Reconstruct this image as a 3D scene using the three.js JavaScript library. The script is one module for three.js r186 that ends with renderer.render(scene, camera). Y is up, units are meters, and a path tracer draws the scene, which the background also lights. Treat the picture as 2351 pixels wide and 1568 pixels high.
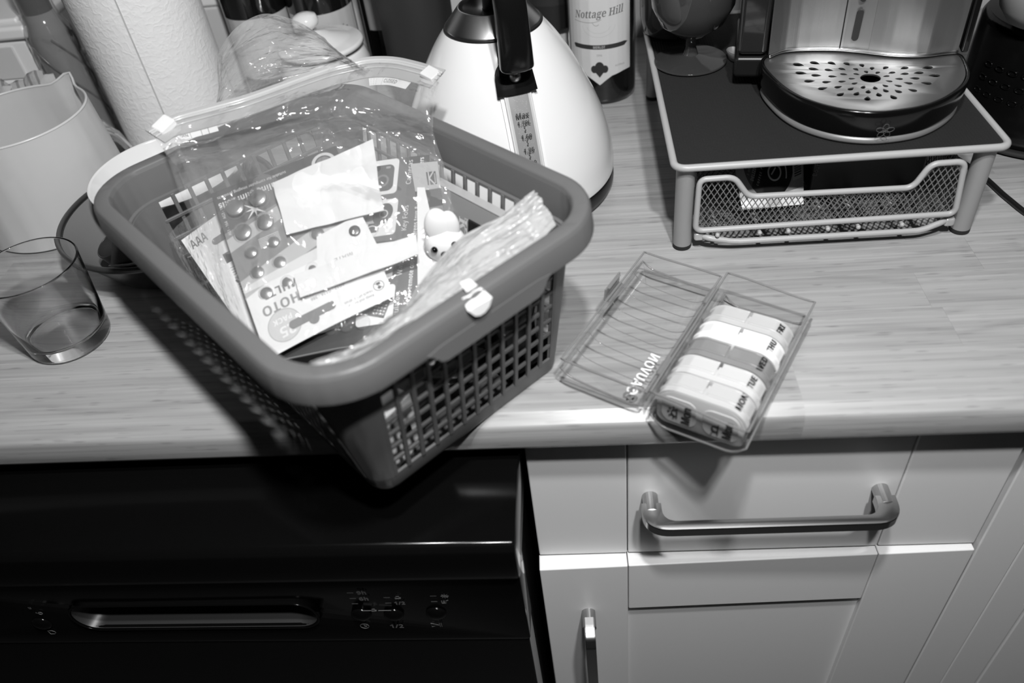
import * as THREE from 'three';
import { RoundedBoxGeometry } from 'three/addons/geometries/RoundedBoxGeometry.js';
import { RectAreaLightUniformsLib } from 'three/addons/lights/RectAreaLightUniformsLib.js';
import { TextGeometry } from 'three/addons/geometries/TextGeometry.js';
import { FontLoader } from 'three/addons/loaders/FontLoader.js';
import { mergeGeometries, toCreasedNormals } from 'three/addons/utils/BufferGeometryUtils.js';

// ---------- camera, light, exposure ----------
const T = 0.91;                                    // height of the worktop's top face above the floor
const scene = new THREE.Scene();
scene.background = new THREE.Color(0x000000);
const camera = new THREE.PerspectiveCamera(46.82, 2351 / 1568, 0.02, 20);
camera.position.set(0.05868, T + 0.44651, 0.41559);
camera.rotation.order = 'YXZ';
camera.rotation.set(-0.740378, 0.135339, -0.137538);
camera.focus = 0.74;
camera.userData.fStop = 4.0;
scene.add(camera);
const renderer = new THREE.WebGLRenderer({ antialias: true });
renderer.toneMapping = THREE.LinearToneMapping;
renderer.toneMappingExposure = 1.0;
renderer.shadowMap.enabled = true;
RectAreaLightUniformsLib.init();
// two pendant spotlights hanging in front of the worktop: x, height above the worktop, z, candela, aim
const LAMPS = [
  { p: [0.10, 0.9, 0.30], cd: 2.15, aim: [-0.1, 0, -0.12] },
  { p: [0.23, 0.9, 0.45], cd: 2.55, aim: [-0.06, 0, -0.08] },
];
const ROOM = { x0: -2.3, x1: 2.0, z0: -0.68, z1: 2.6, h: 2.55 };

// ---------- helpers ----------
const V = (x, y, z) => new THREE.Vector3(x, y, z);
let seed = 7;
function rnd() { seed = (seed * 1664525 + 1013904223) >>> 0; return seed / 4294967296; }
const hash = (x, y, z) => { const s = Math.sin(x * 127.1 + y * 311.7 + z * 74.7) * 43758.5453; return s - Math.floor(s); };
const lerp = (a, b, t) => a + (b - a) * t;
const sm = (t) => t * t * (3 - 2 * t);
const clamp = (x, a, b) => Math.min(b, Math.max(a, x));
function noise(x, y, z = 0) {
  const X = Math.floor(x), Y = Math.floor(y), Z = Math.floor(z), u = sm(x - X), v = sm(y - Y), w = sm(z - Z);
  const c = (i, j, k) => hash(X + i, Y + j, Z + k);
  return lerp(lerp(lerp(c(0, 0, 0), c(1, 0, 0), u), lerp(c(0, 1, 0), c(1, 1, 0), u), v), lerp(lerp(c(0, 0, 1), c(1, 0, 1), u), lerp(c(0, 1, 1), c(1, 1, 1), u), v), w);
}
const fbm = (x, y, z = 0, n = 4) => { let s = 0, a = 0.5, f = 1; for (let i = 0; i < n; i++) { s += a * noise(x * f, y * f, z + i * 9.1); a *= 0.5; f *= 2.03; } return s; };
const gray = (v) => new THREE.Color().setRGB(v, v, v);          // linear reflectance
const used = {};
function numbered(n) { used[n] = (used[n] ?? -1) + 1; return used[n] ? n + '_' + String(used[n]).padStart(3, '0') : n; }
function thing(name, label, category, [x, y, z] = [0, 0, 0], turn = 0, group) {
  const o = new THREE.Group(); o.name = numbered(name); o.position.set(x, T + y, z); o.rotation.y = turn;
  o.userData = { label, category }; if (group) o.userData.group = group;
  scene.add(o); return o;
}
function part(parent, name, geo, mat, label) {
  const m = new THREE.Mesh(Array.isArray(geo) ? merge(geo) : geo, mat);
  m.name = name; m.castShadow = m.receiveShadow = true; if (label) m.userData.label = label;
  parent.add(m); return m;
}
function struct(name, geo, mat) { const m = part(scene, numbered(name), geo, mat); m.userData.kind = 'structure'; return m; }
function merge(list) {
  const out = list.map((g) => { let h = g.index ? g.toNonIndexed() : g.clone(); for (const k of Object.keys(h.attributes)) if (!['position', 'normal', 'uv'].includes(k)) h.deleteAttribute(k);
    if (!h.attributes.normal) h.computeVertexNormals(); if (!h.attributes.uv) h.setAttribute('uv', new THREE.BufferAttribute(new Float32Array(h.attributes.position.count * 2), 2)); h.morphAttributes = {}; return h; });
  return out.length === 1 ? out[0] : mergeGeometries(out);
}
const at = (g, x, y, z, rx = 0, ry = 0, rz = 0) => { const h = g.clone(); h.applyMatrix4(new THREE.Matrix4().compose(V(x, y, z), new THREE.Quaternion().setFromEuler(new THREE.Euler(rx, ry, rz)), V(1, 1, 1))); return h; };
function box(w, h, d, x = 0, y = 0, z = 0, r = 0) {
  const g = r > 0 ? new RoundedBoxGeometry(w, h, d, 2, Math.min(r, w / 2.01, h / 2.01, d / 2.01)) : new THREE.BoxGeometry(w, h, d); g.translate(x, y, z); return g;
}
const lathe = (pts, seg = 64) => new THREE.LatheGeometry(pts.map(([a, b]) => new THREE.Vector2(a, b)), seg);
const creased = (g, a = 0.6) => toCreasedNormals(g.index ? g.toNonIndexed() : g, a);
function tube(pts, r, seg = 40, closed = false, rad = 10, type = 'centripetal') { return new THREE.TubeGeometry(new THREE.CatmullRomCurve3(pts.map((p) => V(...p)), closed, type), seg, r, rad, closed); }
// wire through straight runs with rounded corners
function wire(pts, r, bend, closed = false, rad = 10) {
  const P = pts.map((p) => V(...p)), path = new THREE.CurvePath(), n = P.length, cut = [];
  for (let i = 0; i < n; i++) {
    if (!closed && (i === 0 || i === n - 1)) { cut.push([P[i], P[i]]); continue; }
    const a = P[(i + n - 1) % n], b = P[i], c = P[(i + 1) % n], k = Math.min(bend, b.distanceTo(a) / 2.2, b.distanceTo(c) / 2.2);
    cut.push([b.clone().addScaledVector(a.clone().sub(b).normalize(), k), b.clone().addScaledVector(c.clone().sub(b).normalize(), k)]);
  }
  let len = 0; const out = [];
  for (let i = 0; i < n; i++) {
    const [a, b] = cut[i]; if (a !== b) for (let t = 0; t <= 6; t++) { const q = new THREE.QuadraticBezierCurve3(a, P[i], b).getPoint(t / 6); out.push(q); } else out.push(a);
  }
  if (closed) out.push(out[0].clone());
  for (let i = 0; i + 1 < out.length; i++) if (out[i].distanceTo(out[i + 1]) > 1e-6) { path.add(new THREE.LineCurve3(out[i], out[i + 1])); len += out[i].distanceTo(out[i + 1]); }
  return sweep(out, r, rad, closed);
}
function sweep(P, r, rad = 10, closed = false) {                  // round bar along a polyline, mitred at its points
  P = P.filter((p, i) => i === 0 || p.distanceTo(P[i - 1]) > 1e-6); if (closed && P[0].distanceTo(P[P.length - 1]) < 1e-6) P.pop();
  const n = P.length, pos = [], idx = []; let nv = null;
  for (let i = 0; i < n; i++) {
    const a = closed ? P[(i + n - 1) % n] : P[Math.max(0, i - 1)], b = closed ? P[(i + 1) % n] : P[Math.min(n - 1, i + 1)], t = b.clone().sub(a).normalize();
    if (!nv) nv = Math.abs(t.y) < 0.9 ? V(0, 1, 0) : V(1, 0, 0); nv.addScaledVector(t, -nv.dot(t)).normalize();
    const bv = t.clone().cross(nv);
    for (let k = 0; k < rad; k++) { const c = Math.cos(k / rad * 2 * Math.PI) * r, s = Math.sin(k / rad * 2 * Math.PI) * r; pos.push(P[i].x + nv.x * c + bv.x * s, P[i].y + nv.y * c + bv.y * s, P[i].z + nv.z * c + bv.z * s); }
  }
  const m = closed ? n : n - 1;
  for (let i = 0; i < m; i++) for (let k = 0; k < rad; k++) { const a = i * rad + k, b = i * rad + (k + 1) % rad, c = ((i + 1) % n) * rad + k, d = ((i + 1) % n) * rad + (k + 1) % rad; idx.push(a, b, c, b, d, c); }
  if (!closed) for (const e of [0, n - 1]) { const c = pos.length / 3; pos.push(P[e].x, P[e].y, P[e].z); for (let k = 0; k < rad; k++) { const a = e * rad + k, b = e * rad + (k + 1) % rad; e ? idx.push(a, b, c) : idx.push(b, a, c); } }
  const g = new THREE.BufferGeometry(); g.setAttribute('position', new THREE.Float32BufferAttribute(pos, 3)); g.setIndex(idx); g.computeVertexNormals(); return g;
}
// grid of points P[row][col] -> smooth surface; closedU / closedV join the ends
function surf(P, closedU = false, closedV = false) {
  const R = P.length, C = P[0].length, pos = [], uv = [], idx = [];
  for (let i = 0; i < R; i++) for (let j = 0; j < C; j++) { pos.push(P[i][j].x, P[i][j].y, P[i][j].z); uv.push(j / (closedU ? C : C - 1), i / (closedV ? R : R - 1)); }
  for (let i = 0; i < (closedV ? R : R - 1); i++) for (let j = 0; j < (closedU ? C : C - 1); j++) {
    const a = i * C + j, b = i * C + (j + 1) % C, c = ((i + 1) % R) * C + j, d = ((i + 1) % R) * C + (j + 1) % C; idx.push(a, b, c, b, d, c);
  }
  const g = new THREE.BufferGeometry(); g.setAttribute('position', new THREE.Float32BufferAttribute(pos, 3)); g.setAttribute('uv', new THREE.Float32BufferAttribute(uv, 2)); g.setIndex(idx); g.computeVertexNormals(); return g;
}
// the same grid as a sheet of thickness t: front, back and edges
function slab(P, t, closedU = false) {
  const f = surf(P, closedU), N = f.attributes.normal, A = f.attributes.position, U = f.attributes.uv, n = A.count, R = P.length, C = P[0].length, pos = [], uv = [], idx = [], src = f.index.array;
  for (const s of [0.5, -0.5]) for (let i = 0; i < n; i++) { pos.push(A.getX(i) + N.getX(i) * t * s, A.getY(i) + N.getY(i) * t * s, A.getZ(i) + N.getZ(i) * t * s); uv.push(U.getX(i), U.getY(i)); }
  for (let i = 0; i < src.length; i += 3) { idx.push(src[i], src[i + 1], src[i + 2], n + src[i], n + src[i + 2], n + src[i + 1]); }
  const edge = (a, b) => idx.push(a, n + a, b, b, n + a, n + b);
  for (let j = 0; j < (closedU ? C : C - 1); j++) { edge(j, (j + 1) % C); edge((R - 1) * C + (j + 1) % C, (R - 1) * C + j); }
  if (!closedU) for (let i = 0; i < R - 1; i++) { edge((i + 1) * C, i * C); edge(i * C + C - 1, (i + 1) * C + C - 1); }
  const g = new THREE.BufferGeometry(); g.setAttribute('position', new THREE.Float32BufferAttribute(pos, 3)); g.setAttribute('uv', new THREE.Float32BufferAttribute(uv, 2)); g.setIndex(idx);
  return creased(g, 0.7);
}
function rrect(hw, hl, r, n = 8, side = 6) {                       // rounded rectangle in x,z, counter-clockwise seen from above
  const out = []; r = Math.min(r, hw, hl);
  const cs = [[hw - r, hl - r, 0], [-(hw - r), hl - r, 1], [-(hw - r), -(hl - r), 2], [hw - r, -(hl - r), 3]];
  for (const [cx, cz, k] of cs) for (let i = 0; i <= n; i++) { const a = (k + i / n) * Math.PI / 2; out.push([cx + r * Math.cos(a), cz + r * Math.sin(a)]); }
  return out;
}
function shapeOf(pts) { const s = new THREE.Shape(); pts.forEach(([x, y], i) => i ? s.lineTo(x, y) : s.moveTo(x, y)); s.closePath(); return s; }
function roundShape(w, h, r, x = 0, y = 0, P = THREE.Shape) {
  const s = new P(); s.moveTo(x - w / 2 + r, y - h / 2); s.lineTo(x + w / 2 - r, y - h / 2); s.absarc(x + w / 2 - r, y - h / 2 + r, r, -Math.PI / 2, 0); s.lineTo(x + w / 2, y + h / 2 - r); s.absarc(x + w / 2 - r, y + h / 2 - r, r, 0, Math.PI / 2);
  s.lineTo(x - w / 2 + r, y + h / 2); s.absarc(x - w / 2 + r, y + h / 2 - r, r, Math.PI / 2, Math.PI); s.lineTo(x - w / 2, y - h / 2 + r); s.absarc(x - w / 2 + r, y - h / 2 + r, r, Math.PI, 1.5 * Math.PI); return s;
}
const extr = (s, depth, bev = 0, seg = 12) => new THREE.ExtrudeGeometry(s, { depth, bevelEnabled: bev > 0, bevelSize: bev, bevelThickness: bev, bevelSegments: 2, curveSegments: seg });
const fontBold = await new FontLoader().loadAsync('fonts/droid/droid_sans_bold.typeface.json');
const fontRegular = await new FontLoader().loadAsync('fonts/droid/droid_sans_regular.typeface.json');
const fontMono = await new FontLoader().loadAsync('fonts/droid/droid_sans_mono_regular.typeface.json');
function text(str, size, font = fontBold, depth = 0.0003) {        // centred, in x,y, facing +z
  const g = new TextGeometry(str, { font, size, depth, curveSegments: 4 }); g.computeBoundingBox(); const b = g.boundingBox; g.translate(-(b.min.x + b.max.x) / 2, -(b.min.y + b.max.y) / 2, 0); return g;
}

// ---------- materials ----------
const std = (v, rough = 0.5, o = {}) => new THREE.MeshStandardMaterial({ color: gray(v), roughness: rough, ...o });
const phy = (v, rough = 0.5, o = {}) => new THREE.MeshPhysicalMaterial({ color: gray(v), roughness: rough, ...o });
function canvasTex(w, h, draw, srgb = true) {
  const c = document.createElement('canvas'); c.width = w; c.height = h; const g = c.getContext('2d'); draw(g, w, h);
  const t = new THREE.CanvasTexture(c); if (srgb) t.colorSpace = THREE.SRGBColorSpace; t.magFilter = THREE.LinearFilter; t.anisotropy = 8; return t;
}
function dataTex(w, h, f, rx = 1, ry = 1) {                          // f(u, v) -> 0..1 linear grey, wraps
  const d = new Uint8Array(w * h * 4);
  for (let y = 0; y < h; y++) for (let x = 0; x < w; x++) { const v = clamp(f(x / w, y / h) * 255, 0, 255), k = (y * w + x) * 4; d[k] = d[k + 1] = d[k + 2] = v; d[k + 3] = 255; }
  const t = new THREE.DataTexture(d, w, h); t.wrapS = t.wrapT = THREE.RepeatWrapping; t.magFilter = THREE.LinearFilter; t.minFilter = THREE.LinearMipmapLinearFilter; t.generateMipmaps = true; t.repeat.set(rx, ry); t.needsUpdate = true; return t;
}
const wrapNoise = (u, v, f, z, oct = 3) => { let s = 0, a = 0.5, m = f; for (let i = 0; i < oct; i++) { const x = u * m, y = v * m, n = (X, Y) => hash(((X % m) + m) % m, ((Y % m) + m) % m, z + i); const X = Math.floor(x), Y = Math.floor(y), p = sm(x - X), q = sm(y - Y); s += a * lerp(lerp(n(X, Y), n(X + 1, Y), p), lerp(n(X, Y + 1), n(X + 1, Y + 1), p), q); a *= 0.5; m *= 2; } return s; };
const grainTex = dataTex(256, 256, (u, v) => 0.3 + 0.7 * wrapNoise(u, v, 64, 3, 3));
const fineBump = dataTex(256, 256, (u, v) => wrapNoise(u, v, 96, 5, 2));
const wrinkleTex = dataTex(512, 512, (u, v) => { const a = wrapNoise(u, v, 7, 11, 4), b = wrapNoise(u, v, 13, 21, 3); return 0.5 * Math.pow(1 - Math.abs(2 * a - 0.95), 3) + 0.5 * Math.pow(1 - Math.abs(2 * b - 0.9), 4); });
const M = {
  wall: std(0.5, 0.9), ceiling: std(0.6, 0.95), floor: std(0.05, 0.6),
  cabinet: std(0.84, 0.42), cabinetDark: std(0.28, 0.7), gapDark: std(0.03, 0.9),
  steel: std(0.62, 0.28, { metalness: 1 }), brushed: phy(0.6, 0.34, { metalness: 1, anisotropy: 0.6 }), chrome: std(0.75, 0.12, { metalness: 1 }),
  blackGloss: phy(0.003, 0.14, { specularIntensity: 0.35 }), blackSatin: std(0.008, 0.38), blackMatt: std(0.012, 0.75), black: std(0.004, 0.5),
  basket: std(0.125, 0.42, { bumpMap: fineBump, bumpScale: 0.00003 }),
  white: std(0.78, 0.35), whiteGloss: phy(0.76, 0.15, { clearcoat: 0.5, clearcoatRoughness: 0.08 }), paper: std(0.8, 0.7), offWhite: std(0.6, 0.5), lightGrey: std(0.42, 0.5),
  midGrey: std(0.2, 0.5), ink: std(0.01, 0.6), whiteInk: std(0.8, 0.6), greyInk: std(0.12, 0.6),
  film: phy(0.97, 0.08, { transmission: 0.925, thickness: 0, ior: 1.5, bumpMap: wrinkleTex, bumpScale: 0.0018, side: THREE.DoubleSide }),
  filmMilk: phy(0.8, 0.3, { transmission: 0.2, thickness: 0, bumpMap: wrinkleTex, bumpScale: 0.0015, side: THREE.DoubleSide }),
  filmHazy: phy(0.72, 0.2, { transmission: 0.5, thickness: 0, ior: 1.5, bumpMap: wrinkleTex, bumpScale: 0.0015, side: THREE.DoubleSide }),
  blister: phy(0.98, 0.05, { transmission: 0.95, thickness: 0, ior: 1.5 }),
  clear: phy(0.992, 0.04, { transmission: 1, thickness: 0, ior: 1.42 }), clearEdge: phy(0.55, 0.08, { transmission: 0.72, thickness: 0, ior: 1.5 }),
  glass: phy(1, 0.01, { transmission: 1, thickness: 0.01, ior: 1.5 }), glassPane: phy(0.965, 0.02, { transmission: 1, thickness: 0, ior: 1.75 }),
};
// ---------- the room ----------
{
  const { x0, x1, z0, z1, h } = ROOM, w = x1 - x0, d = z1 - z0, cx = (x0 + x1) / 2, cz = (z0 + z1) / 2, t = 0.12;
  struct('floor', box(w + 2 * t, t, d + 2 * t, cx, -t / 2, cz), M.floor);
  struct('ceiling', box(w + 2 * t, t, d + 2 * t, cx, h + t / 2, cz), M.ceiling);
  struct('wall_back', box(w + 2 * t, h, t, cx, h / 2, z0 - t / 2), M.wall);
  struct('wall_front', box(w + 2 * t, h, t, cx, h / 2, z1 + t / 2), std(0.4, 0.9));
  struct('wall_left', box(t, h, d, x0 - t / 2, h / 2, cz), M.wall);
  struct('wall_right', box(t, h, d, x1 + t / 2, h / 2, cz), std(0.45, 0.9));
}
// ---------- pendant spotlights: a can, a glowing lens and the light just in front of it ----------
LAMPS.forEach((L, i) => {
  const pos = V(...L.p), dir = V(...L.aim).sub(pos).normalize(), q = new THREE.Quaternion().setFromUnitVectors(V(0, -1, 0), dir);
  const g = thing('pendant_spotlight', i ? 'white pendant spotlight hanging farther out from the worktop, right one of two' : 'white pendant spotlight hanging closer to the worktop, left one of two', 'spotlight', L.p, 0, 'pendant spotlights over the worktop');
  const rot = (geo) => geo.applyQuaternion(q);
  part(g, 'lamp_can', rot(lathe([[0.001, 0.09], [0.026, 0.088], [0.029, 0.08], [0.03, 0.012], [0.028, 0.012], [0.027, 0.03], [0.001, 0.03]])), M.white);
  part(g, 'lamp_lens', rot(lathe([[0.0001, 0.022], [0.012, 0.021], [0.017, 0.024], [0.0001, 0.027]])), new THREE.MeshStandardMaterial({ color: 0x000000, emissive: 0xffffff, emissiveIntensity: 40 }));
  const top = ROOM.h - T - L.p[1];
  part(g, 'stem', new THREE.CylinderGeometry(0.003, 0.003, top - 0.05, 12).translate(0, 0.05 + (top - 0.05) / 2, 0), M.chrome);
  part(g, 'ceiling_rose', lathe([[0.0001, top], [0.04, top], [0.04, top - 0.012], [0.03, top - 0.02], [0.0001, top - 0.02]]), M.white);
  const s = new THREE.SpotLight(0xffffff, L.cd, 0, Math.PI * 0.36, 0.9, 2); s.name = 'lamp_light'; s.position.set(pos.x, T + pos.y, pos.z).addScaledVector(dir, 0.005);
  s.target.position.set(L.aim[0], T, L.aim[2]); s.castShadow = true; s.shadow.mapSize.set(2048, 2048); s.shadow.radius = 1.3; s.shadow.bias = -0.0002; scene.add(s, s.target);
  s.target.name = 'lamp_aim';
});

// ---------- worktop: printed wood staves on a core, rounded front edge ----------
const woodTex = dataTex(2048, 512, (u, v) => {
  const x = u * 1.4, y = v * 0.35;                                        // metres
  const warp = fbm(x * 5, y * 14, 1, 3), streak = fbm(x * 7, y * 420, 2, 3), wide = fbm(x * 3, y * 60, 3, 2);
  const ring = 0.5 + 0.5 * Math.sin((y * 210 + warp * 16 + Math.sin(x * 3.1) * 2.2));
  const pore = noise(x * 55, y * 900, 5), pv = pore > 0.8 ? (pore - 0.8) * 1.3 : 0;
  return clamp(0.86 + (streak - 0.47) * 0.42 + (wide - 0.4) * 0.2 - Math.pow(ring, 6) * 0.13 * (0.4 + warp) - pv, 0, 1);
});
{
  const L0 = -0.95, L1 = 0.75, zf = 0.022, zb = -0.679, th = 0.038;
  const w = thing('worktop', 'pale wood-effect kitchen worktop with a rounded front edge', 'worktop', [0, 0, 0]);
  const tones = [0.42, 0.44, 0.46, 0.405, 0.45].map((v) => { const m = phy(v, 0.34, { map: woodTex, bumpMap: woodTex, bumpScale: 0.00006, clearcoat: 0.18, clearcoatRoughness: 0.22 }); return m; });
  part(w, 'core', box(L1 - L0, th - 0.0032, zf - 0.012 - zb, (L0 + L1) / 2, -0.0032 - (th - 0.0032) / 2, (zf - 0.012 + zb) / 2), M.offWhite);
  seed = 11;
  const uvXZ = (g, ou, ov) => { const p = g.attributes.position, uv = g.attributes.uv; for (let i = 0; i < p.count; i++) uv.setXY(i, (p.getX(i) + ou) / 1.4, (p.getZ(i) + ov) / 0.35); };
  let z = zf, row = 0;
  while (z > zb + 0.001) {
    const wd = row === 0 ? 0.062 : 0.046, z2 = Math.max(zb, z - wd); let x = L0 - rnd() * 0.3;
    while (x < L1) {
      const len = 0.26 + rnd() * 0.34, a = Math.max(L0, x), b = Math.min(L1, x + len), ou = rnd() * 1.4, ov = rnd() * 0.35; x += len;
      if (b - a < 0.002) continue;
      let g;
      if (row === 0) {                                               // front stave: top, nose, front and lower lip in one section
        const prof = [[z2, 0]]; const r1 = 0.013, r2 = 0.012;
        for (let i = 0; i <= 8; i++) { const t = i / 8 * Math.PI / 2; prof.push([zf - r1 + Math.sin(t) * r1, -r1 + Math.cos(t) * r1]); }
        for (let i = 0; i <= 8; i++) { const t = i / 8 * Math.PI / 2; prof.push([zf - r2 + Math.cos(t) * r2, -th + r2 - Math.sin(t) * r2]); }
        prof.push([zf - 0.03, -th]);
        let s = 0; const arc = prof.map(([q, y], i) => (s += i ? Math.hypot(q - prof[i - 1][0], y - prof[i - 1][1]) : 0));
        g = surf([a, b].map((X) => prof.map(([q, y]) => V(X, y, q))));
        const p = g.attributes.position, uv = g.attributes.uv; for (let i = 0; i < p.count; i++) uv.setXY(i, (p.getX(i) + ou) / 1.4, (arc[i % prof.length] + ov) / 0.35);
        g = creased(g, 0.9);
      } else { g = box(b - a - 0.00008, 0.0032, z - z2 - 0.00008, (a + b) / 2, -0.0016, (z + z2) / 2); uvXZ(g, ou, ov); }
      part(w, 'wood_stave', g, tones[Math.floor(rnd() * tones.length)]);
    }
    z = z2; row++;
  }
}
// ---------- drawer cabinet with its handles ----------
function barHandle(len, vertical) {
  const h = len / 2, o = h + 0.007, i = h - 0.007, s = new THREE.Shape();
  s.moveTo(-o, 0.012); s.lineTo(-o, 0.018); s.quadraticCurveTo(-o, 0.037, -o + 0.022, 0.037); s.lineTo(o - 0.022, 0.037); s.quadraticCurveTo(o, 0.037, o, 0.018); s.lineTo(o, 0.012);
  s.lineTo(i, 0.012); s.lineTo(i, 0.016); s.quadraticCurveTo(i, 0.0305, i - 0.014, 0.0305); s.lineTo(-i + 0.014, 0.0305); s.quadraticCurveTo(-i, 0.0305, -i, 0.016); s.lineTo(-i, 0.012); s.closePath();
  const g = extr(s, 0.008, 0.0014, 10); g.translate(0, 0, -0.004); g.rotateX(Math.PI / 2); g.scale(1, -1, 1);
  const idx = g; // mirror keeps the section symmetric about its own plane
  const posts = [-h, h].map((x) => new THREE.CylinderGeometry(0.0068, 0.0068, 0.018, 24).rotateX(Math.PI / 2).translate(x, 0, 0.009));
  const m = merge([idx, ...posts]); m.computeVertexNormals(); const c = creased(m, 0.6); if (vertical) c.rotateZ(Math.PI / 2); return c;
}
const handleSteel = std(0.5, 0.3, { metalness: 1 });
{
  const W = 0.397, g1 = 0.0837, g2 = 0.312, th = 0.018;
  const c = thing('base_cabinet', 'white kitchen base cabinet with one drawer over a door that stands slightly ajar', 'cabinet', [0, -T, 0]);
  const Y = T;
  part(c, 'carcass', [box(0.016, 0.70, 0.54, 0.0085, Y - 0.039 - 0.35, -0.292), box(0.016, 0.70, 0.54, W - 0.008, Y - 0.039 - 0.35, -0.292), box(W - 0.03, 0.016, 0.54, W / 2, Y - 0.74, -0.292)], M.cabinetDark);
  part(c, 'plinth', box(W, 0.15, 0.016, W / 2, 0.075, -0.05), M.cabinet);
  const y1 = -0.0415, y0 = -0.214, hh = y1 - y0, ym = Y + (y1 + y0) / 2;
  const drawer = part(c, 'drawer', box(g2 - g1 - 0.0012, hh, th, (g1 + g2) / 2, 0, -th / 2 - 0.0002, 0.0016), M.cabinet); drawer.position.set(0, ym, 0.0022); drawer.rotation.y = 0.0105;
  part(drawer, 'stile', box(g1 - 0.0004, hh, th, g1 / 2, 0, -th / 2, 0.0016), M.cabinet);
  part(drawer, 'stile', box(W - g2 - 0.0004, hh, th, (W + g2) / 2, 0, -th / 2, 0.0016), M.cabinet);
  part(drawer, 'drawer_box', box(W - 0.05, 0.11, 0.45, W / 2, -0.01, -0.25), M.offWhite);
  const hd = part(drawer, 'handle', barHandle(0.1925), handleSteel, 'brushed steel bar handle'); hd.position.set(0.1995, -0.1255 - (y1 + y0) / 2, 0);
  const d1 = -0.217, d0 = -0.755, railB = -0.2965;
  const door = part(c, 'door', box(g2 - g1 + 0.01, railB - d0, 0.012, (g1 + g2) / 2, (railB + d0) / 2, -0.012), M.cabinet); door.position.set(0, Y, 0.0165); door.rotation.y = 0.034;
  part(door, 'stile', box(g1 - 0.0004, d1 - d0, th, g1 / 2, (d1 + d0) / 2, -th / 2, 0.0014), M.cabinet);
  part(door, 'stile', box(W - g2 - 0.0004, d1 - d0, th, (W + g2) / 2, (d1 + d0) / 2, -th / 2, 0.0014), M.cabinet);
  part(door, 'rail', box(g2 - g1 - 0.0008, d1 - railB, th, (g1 + g2) / 2, (d1 + railB) / 2, -th / 2 - 0.0002, 0.0014), M.cabinet);
  part(door, 'rail', box(g2 - g1 - 0.0008, 0.08, th, (g1 + g2) / 2, d0 + 0.04, -th / 2 - 0.0002, 0.0014), M.cabinet);
  const h2 = part(door, 'handle', barHandle(0.1925, true), handleSteel, 'brushed steel bar handle'); h2.position.set(0.0437, -0.2985 - 0.0962, 0);
  const post = thing('corner_post', 'narrow white filler panel with a vertical groove right of the drawer', 'panel', [0.4, -T, 0]);
  part(post, 'filler', box(0.0385, 0.71, 0.018, 0.01965, Y - 0.0415 - 0.355, -0.009, 0.0015), M.cabinet);
  part(post, 'filler', box(0.0378, 0.71, 0.018, 0.0585, Y - 0.0415 - 0.355, -0.0095, 0.0015), M.cabinet);
  const n = thing('base_cabinet', 'white cabinet front cut off by the right edge of the photo', 'cabinet', [0.479, -T, 0]);
  part(n, 'door', box(0.27, 0.71, 0.018, 0.135, Y - 0.0415 - 0.355, -0.009, 0.0015), M.cabinet);
  part(n, 'carcass', box(0.268, 0.70, 0.54, 0.135, Y - 0.039 - 0.35, -0.29), M.cabinetDark);
}
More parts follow.
